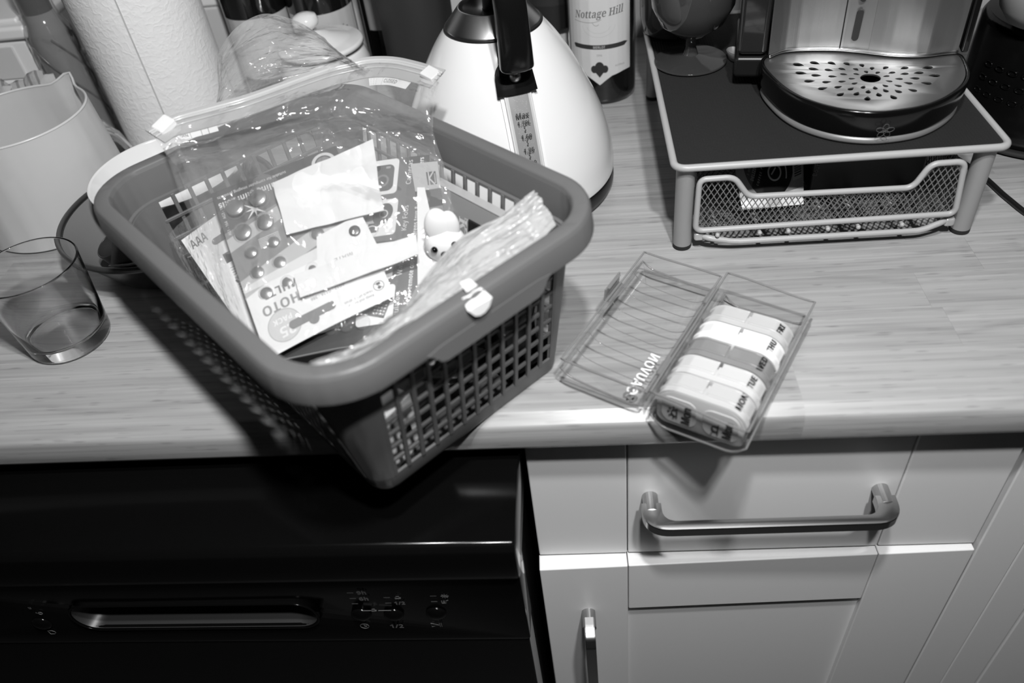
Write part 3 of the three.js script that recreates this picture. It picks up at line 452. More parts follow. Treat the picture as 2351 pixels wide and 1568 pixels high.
{ // kettle
  const K = thing('kettle', 'white dome kettle with a steel lid and black handle behind the basket', 'kettle', [-0.018, 0, -0.318], 0);
  const prof = [[0.1085, 0.021], [0.1085, 0.03], [0.106, 0.05], [0.101, 0.07], [0.0945, 0.088], [0.0865, 0.106], [0.0775, 0.124], [0.068, 0.141], [0.059, 0.155], [0.051, 0.1655], [0.0448, 0.172]];
  const C = new THREE.SplineCurve(prof.map(([a, b]) => new THREE.Vector2(a, b))).getPoints(60); const rAt = (y) => { for (let i = 0; i < C.length - 1; i++) if (C[i + 1].y >= y) return lerp(C[i].x, C[i + 1].x, (y - C[i].y) / (C[i + 1].y - C[i].y)); return 0.045; };
  part(K, 'kettle_body', new THREE.LatheGeometry([new THREE.Vector2(0.1, 0.018), ...C, new THREE.Vector2(0.04, 0.1725)], 96), M.whiteGloss);
  part(K, 'black_base', lathe([[0.0001, 0.0], [0.1, 0.0], [0.107, 0.003], [0.1085, 0.009], [0.108, 0.0185], [0.104, 0.021], [0.0001, 0.021]], 96), M.blackSatin);
  part(K, 'lid_seam', new THREE.TorusGeometry(0.0452, 0.0012, 8, 72).rotateX(Math.PI / 2).translate(0, 0.1722, 0), M.black);
  const lid = part(K, 'lid', lathe([[0.0448, 0.1722], [0.0438, 0.175], [0.031, 0.1895], [0.0298, 0.1902], [0.0295, 0.189], [0.0001, 0.184]], 96), phy(0.55, 0.22, { metalness: 1, anisotropy: 0.7 }), 'brushed steel lid');
  part(lid, 'lid_well', lathe([[0.0292, 0.1896], [0.02, 0.186], [0.0001, 0.185]], 64), std(0.06, 0.25, { metalness: 0.9 })); part(lid, 'lid_knob', lathe([[0.0001, 0.185], [0.008, 0.185], [0.0075, 0.196], [0.013, 0.2], [0.0145, 0.207], [0.012, 0.212], [0.0001, 0.213]], 40), M.blackSatin);
  // strap handle over the lid, toward the viewer
  const hd = 0.295, hx = Math.sin(hd), hz = Math.cos(hd);
  const arc = [[-0.055, 0.175], [-0.075, 0.215], [-0.05, 0.262], [0.0, 0.278], [0.05, 0.262], [0.0775, 0.224], [0.083, 0.19], [0.084, 0.17], [0.0832, 0.158]], cv = new THREE.CatmullRomCurve3(arc.map(([d, y]) => V(hx * d, y, hz * d)), false, 'centripetal');
  const rows = []; for (let i = 0; i <= 60; i++) { const t = i / 60, p = cv.getPoint(t), tg = cv.getTangent(t), side = V(hz, 0, -hx), nn = side.clone().cross(tg).normalize(), taper = t > 0.94 ? Math.sqrt(Math.max(0.02, 1 - ((t - 0.94) / 0.06) ** 2)) : t < 0.05 ? Math.sqrt(Math.max(0.05, 1 - ((0.05 - t) / 0.05) ** 2)) : 1, w = lerp(0.011, 0.0152, t) * taper, th = 0.0085 * taper; rows.push(Array.from({ length: 24 }, (_, k) => { const a = k / 24 * 2 * Math.PI; return p.clone().addScaledVector(side, Math.sign(Math.cos(a)) * Math.abs(Math.cos(a)) ** 0.7 * w).addScaledVector(nn, Math.sign(Math.sin(a)) * Math.abs(Math.sin(a)) ** 0.7 * th); })); }
  const handle = part(K, 'handle', surf(rows, true), phy(0.005, 0.16, { specularIntensity: 0.8 }), 'glossy black strap handle');
  const strip = (y0, y1, w0, w1, off, n = 16, m = 8, dome = false) => { const R = []; for (let i = 0; i <= n; i++) { const y = lerp(y0, y1, i / n), r = rAt(y), q = i / n, w = lerp(w0, w1, q) * (dome && q > 0.55 ? Math.sqrt(Math.max(0.02, 1 - ((q - 0.55) / 0.45) ** 2)) : 1); R.push(Array.from({ length: m + 1 }, (_, j) => { const s = (j / m * 2 - 1) * w / r + hd; return V(Math.sin(s) * (r + off), y + off * 0.6, Math.cos(s) * (r + off)); })); } return R; };
  part(K, 'hinge_plate', slab(strip(0.1325, 0.1585, 0.0172, 0.015, 0.0035, 20, 10, true), 0.006), phy(0.006, 0.1, { clearcoat: 0.6 }), 'glossy black hinge plate');
  const hp = V(hx * (rAt(0.149) + 0.009), 0.1495, hz * (rAt(0.149) + 0.009)); part(K, 'hinge_pin', [new THREE.SphereGeometry(0.0055, 24, 16).translate(hp.x, hp.y, hp.z), new THREE.CylinderGeometry(0.0035, 0.0045, 0.016, 20).translate(hp.x, hp.y + 0.008, hp.z)], M.steel);
  part(K, 'gauge_channel', slab(strip(0.03, 0.136, 0.0155, 0.0155, 0.0008), 0.002), std(0.78, 0.25));
  const wOut = slab(strip(0.034, 0.134, 0.0108, 0.0108, 0.0022), 0.003); part(K, 'gauge_window', wOut, std(0.5, 0.3, { map: canvasTex(128, 512, (c, w, h) => { seed = 5; c.fillStyle = '#b4b4b4'; c.fillRect(0, 0, w, h); for (let i = 0; i < 420; i++) { c.fillStyle = rnd() > 0.4 ? '#d0d0d0' : '#b0b0b0'; c.fillRect(26 + rnd() * 76, rnd() * h, 4, 2); } c.fillStyle = '#f4f4f4'; c.fillRect(0, 0, 12, h); c.fillRect(w - 12, 0, 12, h); }) }));
  part(K, 'gauge_frame', [sweep(strip(0.034, 0.134, 0.0112, 0.0112, 0.003).map((r) => r[0]), 0.0011, 8), sweep(strip(0.034, 0.134, 0.0112, 0.0112, 0.003).map((r) => r[r.length - 1]), 0.0011, 8)], std(0.6, 0.15));
  const marks = []; const mark = (str, y, s, f) => { const g = text(str, s, f, 0.0002); const r = rAt(y), r2 = rAt(y + 0.004), tilt = Math.atan2(r - r2, 0.004); g.rotateX(-tilt); g.rotateY(hd); const e = r + 0.0062; marks.push(g.translate(Math.sin(hd) * e, y + 0.0035, Math.cos(hd) * e)); };
  mark('Max', 0.1165, 0.0044, fontBold); mark('1.70L', 0.1105, 0.0036, fontBold); mark('1.50', 0.0995, 0.0038, fontBold); mark('1.25', 0.0885, 0.0038, fontBold); mark('1.00', 0.0775, 0.0038, fontBold); for (const y of [0.1065, 0.1035, 0.0955, 0.0925, 0.0845, 0.0815, 0.0735]) mark('.', y + 0.001, 0.006, fontBold);
  part(K, 'gauge_marks', marks, std(0.03, 0.6));
}
// ---------- wire drawer stand with the coffee machine ----------
const greyWire = std(0.4, 0.4), greyLeg = std(0.27, 0.45), meshGrey = std(0.17, 0.5);
{
  const X0 = 0.136, X1 = 0.4055, Z0 = -0.505, Z1 = -0.1785, yT = 0.0885, ox = 0.2695, oz = -0.342;
  const S = thing('drawer_stand', 'grey wire stand with a dark top and a mesh drawer under the coffee machine', 'stand', [ox, 0, oz]);
  const L = (x, y, z) => V(x - ox, y, z - oz);
  part(S, 'top_panel', box(X1 - X0 - 0.004, 0.0022, Z1 - Z0 - 0.004, (X0 + X1) / 2 - ox, yT, (Z0 + Z1) / 2 - oz, 0.0008), std(0.008, 0.85, { bumpMap: dataTex(64, 64, (u, v) => 0.5 + 0.25 * (Math.sin(u * 6.283 * 16) + Math.sin(v * 6.283 * 16)), 6, 8), bumpScale: 0.0006 }));
  part(S, 'rim_wire', wire([[X0, yT, Z1], [X1, yT, Z1], [X1, yT, Z0], [X0, yT, Z0]].map(([x, y, z]) => L(x, y, z).toArray()), 0.0032, 0.011, true, 12), greyWire);
  for (const [x, z] of [[0.1468, -0.189], [0.3925, -0.189], [0.1468, -0.492], [0.3925, -0.492]]) { const leg = part(S, 'leg', new THREE.CylinderGeometry(0.0083, 0.0083, yT - 0.006, 28).translate(x - ox, (yT + 0.003) / 2, z - oz), greyLeg); part(leg, 'foot_cap', lathe([[0.0001, 0], [0.0076, 0], [0.0085, 0.0012], [0.0085, 0.0042], [0.0083, 0.0046]], 24).translate(x - ox, 0, z - oz), M.blackMatt); }
  for (const x of [0.1605, 0.3785]) part(S, 'runner', box(0.006, 0.009, 0.29, x - ox, 0.0155, -0.335 - oz, 0.002), greyLeg);
  // sliding mesh drawer
  const zf = -0.179, out = [[0.1565, 0.0235], [0.1575, 0.0765], [0.1865, 0.0765], [0.2, 0.0562], [0.3365, 0.0548], [0.347, 0.0772], [0.3735, 0.0772], [0.3785, 0.0255]];
  const D = part(S, 'mesh_drawer', wire(out.map(([x, y]) => L(x, y, zf).toArray()), 0.0026, 0.007, true, 10), greyWire);
  const clip = (poly, sl, step, c0, n) => { const segs = []; for (let i = 0; i < n; i++) { const c = c0 + i * step, hit = []; for (let k = 0; k < poly.length; k++) { const [ax, ay] = poly[k], [bx, by] = poly[(k + 1) % poly.length], fa = ay - sl * ax - c, fb = by - sl * bx - c; if (fa * fb < 0) { const t = fa / (fa - fb); hit.push([lerp(ax, bx, t), lerp(ay, by, t)]); } } hit.sort((p, q) => p[0] - q[0]); for (let k = 0; k + 1 < hit.length; k += 2) segs.push([hit[k], hit[k + 1]]); } return segs; };
  const net = (poly, map, r, sl = 1.7, step = 0.0088) => { const g = []; for (const s of [sl, -sl]) for (const [a, b] of clip(poly, s, step, -1.5, 420)) { const A = map(...a), B = map(...b); if (A.distanceTo(B) > 0.0008) g.push(sweep([A, B], r, 4)); } return g; };
  const netF = part(D, 'wire_mesh', net(out, (x, y) => L(x, y, zf - 0.0012), 0.00045), meshGrey); netF.userData.kind = 'stuff';
  const netB = part(D, 'wire_mesh_floor', net([[0.159, -0.47], [0.376, -0.47], [0.376, -0.181], [0.159, -0.181]], (x, z) => L(x, 0.0225, z), 0.0006), std(0.12, 0.5)); netB.userData.kind = 'stuff';
  const side = [[-0.47, 0.0235], [-0.182, 0.0235], [-0.182, 0.07], [-0.47, 0.07]];
  for (const x of [0.158, 0.377]) { const n = part(D, 'wire_mesh_side', net(side, (z, y) => L(x, y, z), 0.0005, 1.7, 0.0098), std(0.12, 0.5)); n.userData.kind = 'stuff'; }
  part(D, 'back_panel', [wire([[0.158, 0.0235, -0.47], [0.158, 0.07, -0.47], [0.377, 0.07, -0.47], [0.377, 0.0235, -0.47]].map(([x, y, z]) => L(x, y, z).toArray()), 0.0022, 0.006, true, 8)], greyWire);
  for (const x of [0.176, 0.213, 0.238, 0.272, 0.298, 0.335]) part(D, 'floor_rod', [sweep([L(x, 0.0195, -0.176), L(x + 0.001, 0.0195, -0.46)], 0.0017, 8), new THREE.SphereGeometry(0.0021, 12, 8).translate(x - ox, 0.0195, -0.1755 - oz)], greyWire);
  for (const x of [0.223, 0.29, 0.305, 0.352]) part(D, 'floor_strap', box(0.006, 0.0012, 0.28, x - ox, 0.021, -0.325 - oz), M.blackMatt);
  part(S, 'front_rod', wire([[0.1615, 0.0155, -0.184], [0.168, 0.0155, -0.178], [0.19, 0.0115, -0.176], [0.352, 0.0115, -0.176], [0.369, 0.0165, -0.179], [0.3765, 0.0165, -0.184]].map(([x, y, z]) => L(x, y, z).toArray()), 0.0027, 0.006, false, 10), greyWire);
  for (const x of [0.1605, 0.3775]) part(S, 'rod_bracket', box(0.009, 0.0085, 0.012, x - ox, 0.0155, -0.185 - oz, 0.0025), std(0.5, 0.35, { metalness: 0.4 }));
}
{ // coffee pack and the dark flat box in the drawer
  const tex = canvasTex(1024, 1024, (c, w, h) => {
    c.fillStyle = '#8c8c8c'; c.fillRect(0, 0, w, h); c.fillStyle = '#0b0b0b'; c.beginPath(); c.ellipse(w * 0.47, h * 0.42, w * 0.36, h * 0.43, 0, 0, 7); c.fill();
    c.save(); c.beginPath(); c.ellipse(w * 0.47, h * 0.42, w * 0.36, h * 0.43, 0, 0, 7); c.clip(); c.fillStyle = '#4a4a4a'; c.beginPath(); c.moveTo(0, 0); c.lineTo(w * 0.42, 0); c.lineTo(w * 0.14, h * 0.85); c.lineTo(0, h * 0.85); c.fill(); c.restore();
    c.save(); c.translate(w * 0.235, h * 0.5); c.rotate(-1.22); c.fillStyle = '#9a9a9a'; c.textAlign = 'center'; c.font = 'bold 58px sans-serif'; c.fillText('DELIZIOSO', 30, 28); c.font = '42px sans-serif'; c.fillText('5  intense', 20, -44); c.restore();
    c.save(); c.translate(w * 0.335, h * 0.5); c.rotate(-1.22); c.fillStyle = '#a5a5a5'; c.textAlign = 'center'; c.font = 'bold 40px sans-serif'; c.fillText('C O F F E E   P O D S', 0, 14); c.restore();
    c.strokeStyle = '#b4b4b4'; c.lineWidth = 24; c.beginPath(); c.ellipse(w * 0.53, h * 0.5, 92, 96, 0, 0, 7); c.stroke(); c.lineWidth = 20; c.beginPath(); c.moveTo(w * 0.55, h * 0.17); c.quadraticCurveTo(w * 0.545, h * 0.3, w * 0.52, h * 0.42); c.moveTo(w * 0.555, h * 0.15); c.bezierCurveTo(w * 0.58, h * 0.32, w * 0.74, h * 0.36, w * 0.7, h * 0.6); c.moveTo(w * 0.48, h * 0.52); c.lineTo(w * 0.55, h * 0.44); c.stroke();
    c.fillStyle = '#a2a2a2'; c.fillRect(w * 0.81, h * 0.06, w * 0.16, h * 0.6); c.fillStyle = '#2a2a2a'; let y = h * 0.14; seed = 21; while (y < h * 0.62) { const t = 5 + rnd() * 16; c.fillRect(w * 0.84, y, w * 0.12, t); y += t + 6 + rnd() * 12; }
    c.fillStyle = '#d6d6d6'; c.fillRect(0, h * 0.78, w, h * 0.22); c.fillStyle = '#555'; for (let i = 0; i < 6; i++) c.fillRect(w * 0.4, h * (0.86 + i * 0.02), w * 0.22, 7);
  });
  const g = thing('coffee_pack', 'foil coffee pack with a swirl emblem and barcode inside the mesh drawer', 'coffee pack', [0.228, 0.0235, -0.215], 0.05);
  const rows = []; for (let i = 0; i <= 14; i++) { const v = 1 - i / 14; rows.push(Array.from({ length: 17 }, (_, j) => { const u = j / 16, b = Math.sin(u * Math.PI) * Math.sin(v * Math.PI) * 0.012; return V((u - 0.5) * lerp(0.055, 0.066, v), 0.004 + v * 0.054, 0.012 - v * 0.052 + b); })); }
  const flip = rows.map((r) => r); const gm = slab(flip, 0.0015); const uv = gm.attributes.uv; for (let i = 0; i < uv.count; i++) uv.setY(i, 1 - uv.getY(i)); part(g, 'printed_front', gm, std(1, 0.35, { map: tex }));
  part(g, 'pouch_back', box(0.046, 0.045, 0.03, 0, 0.026, -0.034, 0.01), std(0.08, 0.4));
  const b = thing('flat_box', 'flat black box with small pale print at the right inside the mesh drawer', 'box', [0.316, 0.0235, -0.235]); part(b, 'box_body', box(0.1, 0.046, 0.055, 0, 0.023, -0.02, 0.003), M.blackSatin); part(b, 'lid_edge', box(0.098, 0.0015, 0.0014, 0, 0.041, 0.0078), std(0.03, 0.4)); part(b, 'side_print', text('Bourbon', 0.004).rotateZ(1.45).translate(-0.046, 0.03, 0.0078), M.greyInk);
}
{ // coffee machine, in its own frame: origin under the tray's big hole
  const K = thing('coffee_machine', 'steel and black pod coffee machine with a perforated drip tray', 'coffee machine', [0.3096, 0.0897, -0.2523], -11 * Math.PI / 180);
  const yb = -0.0897, top = 0.121 + yb;
  const outline = [[-0.0875, -0.0375], [-0.0708, -0.0505], [-0.0325, -0.0545], [-0.0102, -0.0506], [0.0219, -0.0413], [0.0468, -0.0404], [0.0673, -0.0465], [0.0745, -0.0475], [0.0772, -0.0261], [0.0742, -0.0022], [0.0624, 0.0223], [0.0396, 0.0462], [0.0156, 0.0567], [-0.0043, 0.0596], [-0.0306, 0.0539], [-0.056, 0.0366], [-0.0755, 0.007]];
  const curve = (pts, n, closed) => new THREE.CatmullRomCurve3(pts.map(([x, z]) => V(x, 0, z)), closed, 'centripetal').getSpacedPoints(n);
  const O = curve(outline, 120, true).slice(0, 120), cx = -0.003, cz = -0.01;
  const grow = (k, d, y) => O.map((p) => { const v = V(p.x - cx, 0, p.z - cz), l = v.length(); return V(cx + v.x * (k + d / l), y, cz + v.z * (k + d / l)); });
  // plate with teardrop holes
  const sh = new THREE.Shape(O.map((p) => new THREE.Vector2(p.x, -p.z)));
  const holes = [[-0.0597, -0.0273], [-0.0453, -0.0309], [-0.0306, -0.0304], [-0.0177, -0.0293], [-0.0052, -0.0261], [0.0029, -0.02], [0.0143, -0.0212], [0.03, -0.0206], [0.049, -0.0217], [-0.0468, -0.0181], [-0.0339, -0.0161], [-0.0225, -0.0185], [-0.0109, -0.0179], [-0.0026, -0.0128], [0.0069, -0.0113], [0.0188, -0.0112], [0.0289, -0.0089], [0.0406, -0.011], [0.0524, -0.0057], [-0.0579, -0.0096], [-0.0451, -0.005], [-0.0315, -0.003], [-0.0219, -0.0077], [-0.0113, -0.0081], [0.0136, -0.0042], [0.0234, 0.0013], [0.0362, -0.0001], [0.0443, 0.0093], [-0.0512, 0.0067], [-0.0369, 0.0083], [-0.024, 0.007], [-0.0157, 0.0012], [0.015, 0.006], [0.03, 0.0095], [-0.014, 0.0107], [0.0108, 0.0151], [0.0212, 0.0147], [0.0317, 0.023], [-0.0407, 0.0209], [-0.0277, 0.0179], [-0.0177, 0.0215], [-0.0074, 0.0182], [0.0022, 0.0197], [0.0102, 0.0245], [0.0201, 0.0255], [0.0151, 0.0365], [-0.0266, 0.0321], [-0.0136, 0.0307], [-0.004, 0.0268], [0.004, 0.0322], [-0.0056, 0.0395]];
  for (const [x, z] of holes) { const d = Math.hypot(x, z), a = Math.atan2(-z, x), r = 0.0015 + d * 0.03, h = new THREE.Path(), N = 16; for (let i = 0; i < N; i++) { const t = i / N * 2 * Math.PI, e = Math.cos(t), rr = e < 0 ? Math.abs(e) ** 1.0 : e; const lx = rr === e ? e * r * 1.15 : e * r * 2.0, ly = Math.sin(t) * r * (e < 0 ? 1 - 0.75 * e * e : 1); const X = x + lx * Math.cos(a) - ly * Math.sin(a), Y = -z + lx * Math.sin(a) + ly * Math.cos(a); i ? h.lineTo(X, Y) : h.moveTo(X, Y); } h.closePath(); sh.holes.push(h); }
  const big = new THREE.Path(); big.absellipse(0, 0, 0.0085, 0.0085, 0, 2 * Math.PI); sh.holes.push(big);
  const plate = extr(sh, 0.0012, 0.0002, 20); plate.rotateX(-Math.PI / 2); plate.translate(0, top - 0.0012, 0); const pu = plate.attributes.uv; 
  part(K, 'drip_plate', creased(plate, 0.4), std(0.42, 0.42, { metalness: 1 }), 'brushed steel perforated plate');
  part(K, 'drip_tray', [surf([grow(0.97, 0, top - 0.004), grow(1, 0.0004, top - 0.003), grow(1, 0.0012, top + 0.0003), grow(1, 0.003, top + 0.0008), grow(1, 0.0042, top - 0.001), grow(1, 0.0042, top - 0.006), grow(0.985, 0.003, top - 0.02), grow(0.96, 0.002, 0.0055)], true), surf([grow(0.9, 0, 0.008), grow(0.01, 0, 0.008)], true), surf([grow(0.98, 0, top - 0.004), grow(0.9, 0, 0.008)], true)], phy(0.004, 0.16, { side: THREE.DoubleSide, specularIntensity: 0.8 }), 'glossy black drip tray');
  part(K, 'base_ring', surf([grow(0.94, 0, 0.0005), grow(0.975, 0.002, 0.0008), grow(0.98, 0.0028, 0.003), grow(0.97, 0.0024, 0.0068), grow(0.94, 0, 0.0072)], true), std(0.22, 0.4, { metalness: 0.3, side: THREE.DoubleSide }));
  // emblem of five overlapping petals
  const em = []; for (let k = 0; k < 5; k++) { const a = Math.PI / 2 + k * 2 * Math.PI / 5; em.push(sweep(Array.from({ length: 25 }, (_, i) => { const t = i / 24 * 2 * Math.PI, lx = 0.0036 + 0.0036 * Math.cos(t), ly = 0.0022 * Math.sin(t); return V(lx * Math.cos(a) - ly * Math.sin(a), lx * Math.sin(a) + ly * Math.cos(a), 0); }), 0.00014, 5, true)); }
  const emg = merge(em); emg.rotateX(0.22); emg.rotateY(0.12); emg.translate(0.0085, 0.0165, 0.0655); part(K, 'petal_emblem', emg, std(0.16, 0.5));
  // steel front following the wavy back edge of the tray
  const back = curve([[-0.0845, -0.0395], [-0.0708, -0.0512], [-0.0325, -0.0552], [-0.0102, -0.0514], [0.0219, -0.0422], [0.0468, -0.0412], [0.0673, -0.0472], [0.0752, -0.0482]], 60), H = 0.2, y0 = top + 0.0015;
  const wall = (i0, i1, d) => Array.from({ length: 13 }, (_, r) => back.slice(i0, i1 + 1).map((p) => V(p.x * (1 + 0.02 * r / 12), y0 + H * r / 12, p.z - d - 0.006 * r / 12)));
  const brush = phy(0.4, 0.42, { metalness: 1, bumpMap: dataTex(256, 16, (u) => hash(Math.floor(u * 256), 1, 2), 1, 1), bumpScale: 0.00002 });
  part(K, 'steel_front', slab(wall(0, 25, 0.002), 0.0015), brush, 'brushed steel left front panel'); part(K, 'steel_front', slab(wall(33, 60, 0.002), 0.0015), brush, 'brushed steel right front panel');
  part(K, 'slot_column', slab(wall(25, 33, 0.0025), 0.0012), std(0.36, 0.4, { metalness: 0.9 }));
  for (const [y, h] of [[0.0545, 0.027], [0.0865, 0.022], [0.118, 0.026]]) { const s = extr(roundShape(0.0052, h, 0.0025), 0.0012, 0.0003); s.rotateZ(-0.03); s.rotateY(0.22); s.translate(-0.0125 + y * 0.02, y + 0.002, -0.0528 + 0.0002); part(K, 'indicator_slot', s, std(0.03, 0.25)); }
  part(K, 'trim_rail', sweep(back.map((p) => V(p.x, top + 0.0024, p.z + 0.0004)), 0.0017, 8), std(0.6, 0.22, { metalness: 1 }));
  part(K, 'panel_seam', sweep(wall(24, 24, 0.0005).map((r) => r[0]), 0.0005, 6), M.black);
  part(K, 'machine_body', box(0.158, 0.26, 0.16, -0.004, 0.13, -0.138, 0.006), M.blackSatin);
  part(K, 'side_strip', [box(0.006, H, 0.02, 0.0805, y0 + H / 2, -0.058, 0.002)], phy(0.006, 0.15, { clearcoat: 0.4 }));
  part(K, 'water_tank', box(0.027, 0.21, 0.1, -0.1, top + 0.107, -0.091, 0.005), phy(0.03, 0.06, { transmission: 0.45, thickness: 0, clearcoat: 0.3 }), 'dark translucent water tank');
  part(K, 'tank_water', box(0.021, 0.15, 0.09, -0.1, top + 0.08, -0.091, 0.004), phy(0.02, 0.1, {}));
  part(K, 'tank_foot', box(0.03, 0.02, 0.1, -0.1, top - 0.0095, -0.091, 0.004), M.blackSatin);
}
{ // dark glass goblet and small tumbler behind it, on the stand
  const dark = phy(0.16, 0.03, { transmission: 0.72, thickness: 0, ior: 1.5, side: THREE.DoubleSide });
  const g = thing('goblet', 'dark smoked glass goblet with a round foot left of the coffee machine', 'glass', [0.1735, 0.0897, -0.384]);
  part(g, 'foot', lathe([[0.0001, 0.0005], [0.0352, 0.0004], [0.0368, 0.0016], [0.0362, 0.0034], [0.02, 0.0055], [0.008, 0.009], [0.0001, 0.01]], 64), phy(0.06, 0.05, { transmission: 0.4, thickness: 0 })); part(g, 'stem', lathe([[0.0078, 0.009], [0.0052, 0.016], [0.0055, 0.024], [0.013, 0.03]], 32), dark);
  part(g, 'bowl', lathe([[0.0001, 0.028], [0.016, 0.03], [0.032, 0.042], [0.0405, 0.06], [0.043, 0.085], [0.041, 0.12], [0.0395, 0.122], [0.041, 0.085], [0.0385, 0.061], [0.03, 0.044], [0.0001, 0.0305]], 64), dark);
  const t = thing('tumbler', 'dark smoked tumbler behind the goblet at the stand\'s left rim', 'glass', [0.162, 0.0897, -0.468]); part(t, 'glass_wall', lathe([[0.0001, 0.0004], [0.026, 0.0004], [0.0305, 0.004], [0.0335, 0.02], [0.0345, 0.1], [0.033, 0.1], [0.032, 0.021], [0.027, 0.006], [0.0001, 0.005]], 48), dark);
  const p = thing('grey_spoon_rest', 'small pale grey petal-shaped rest between goblet and coffee machine', 'spoon rest', [0.2185, 0.0897, -0.378], 0.5); part(p, 'rest', lathe([[0.0001, 0.0005], [0.007, 0.0008], [0.0105, 0.006], [0.0098, 0.0066], [0.0065, 0.002], [0.0001, 0.0016]], 32).scale(0.8, 1.6, 1.2), std(0.35, 0.4));
}
// ---------- right edge: black appliance, cup and cable ----------
{
  const a = thing('small_appliance', 'black small appliance with vent slots at the right edge of the photo', 'appliance', [0.535, 0, -0.375]);
  part(a, 'housing', lathe([[0.0001, 0.003], [0.07, 0.003], [0.084, 0.006], [0.088, 0.016], [0.086, 0.03], [0.081, 0.04], [0.079, 0.108], [0.074, 0.116], [0.0001, 0.117]], 72), phy(0.004, 0.2, { specularIntensity: 0.6 }));
  part(a, 'base_ring', lathe([[0.0001, 0.0005], [0.086, 0.0005], [0.09, 0.003], [0.086, 0.007], [0.0001, 0.007]], 72), M.blackMatt);
  for (let r = 0; r < 3; r++) for (let i = 0; i < 6; i++) { const t = -1.35 + i * 0.17 + r * 0.03, y = 0.05 + r * 0.014; part(a, 'vent_slot', new THREE.TorusGeometry(0.0042, 0.0011, 8, 20).scale(1, 0.6, 1).rotateY(t).translate(Math.sin(t) * 0.0805, y, Math.cos(t) * 0.0805), M.blackGloss); }
  const c = thing('cup', 'pale grey round-bottomed cup above the black appliance at the right edge', 'cup', [0.481, 0.1175, -0.335]);
  part(c, 'cup_body', lathe([[0.0001, 0.0005], [0.012, 0.0008], [0.026, 0.007], [0.036, 0.02], [0.0405, 0.038], [0.042, 0.075], [0.0405, 0.075], [0.039, 0.04], [0.034, 0.022], [0.024, 0.01], [0.0001, 0.004]], 64), std(0.3, 0.55));
  const w = thing('power_cable', 'thin black cable curving over the worktop at the right of the stand', 'cable', [0.44, 0.0028, -0.26]);
  part(w, 'cable_run', tube([[-0.045, 0, -0.16], [-0.018, 0, -0.07], [0.002, 0, -0.012], [0.0095, 0, 0.03], [0.02, 0, 0.065], [0.06, 0, 0.11], [0.13, 0, 0.12]], 0.0026, 80, false, 10), M.blackSatin);
}
// ---------- what lies in the basket ----------
// sloping heap of cards: P0 lower edge, rx across, sx up the slope, nx out of it (world axes, heights above the worktop)
const CP = { P0: V(-0.1379, 0.045, -0.0043), r: V(0.9903, 0, -0.1392), s: V(-0.1205, 0.5, -0.8576), n: V(0.0696, 0.866, 0.4951) };
const cardPt = (a, b, c = 0) => CP.P0.clone().addScaledVector(CP.r, a).addScaledVector(CP.s, b).addScaledVector(CP.n, c);
function heapCard(name, label, cat, q, off, tex, mat, bend = () => 0, t = 0.0008, group) {   // q: bottom left, bottom right, top right, top left in the slope's own metres
  const [o] = [cardPt(q[0][0], q[0][1], off)], g = thing(name, label, cat, [o.x, o.y, o.z], 0, group), N = 20;
  const rows = []; for (let i = 0; i <= N; i++) { const v = i / N; rows.push(Array.from({ length: N + 1 }, (_, j) => { const u = j / N, a = lerp(lerp(q[0][0], q[1][0], u), lerp(q[3][0], q[2][0], u), v), b = lerp(lerp(q[0][1], q[1][1], u), lerp(q[3][1], q[2][1], u), v); return cardPt(a, b, off + bend(u, v)).sub(o); })); }
  part(g, 'printed_card', slab(rows, t), mat ?? std(0.74, 0.32, { map: tex })); g.userData.base = undefined; delete g.userData.base;
  return { g, o, at: (a, b, c = 0) => cardPt(a, b, off + c).sub(o), uv: (u, v, c = 0) => cardPt(lerp(lerp(q[0][0], q[1][0], u), lerp(q[3][0], q[2][0], u), v), lerp(lerp(q[0][1], q[1][1], u), lerp(q[3][1], q[2][1], u), v), off + c + bend(u, v)).sub(o) };
}
const slopeQ = new THREE.Quaternion().setFromRotationMatrix(new THREE.Matrix4().makeBasis(CP.r, CP.n, CP.r.clone().cross(CP.n).negate().negate()));   // y up becomes the slope's normal
const onSlope = (geo, p) => { const h = geo.clone(); h.applyQuaternion(slopeQ); h.translate(p.x, p.y, p.z); return h; };
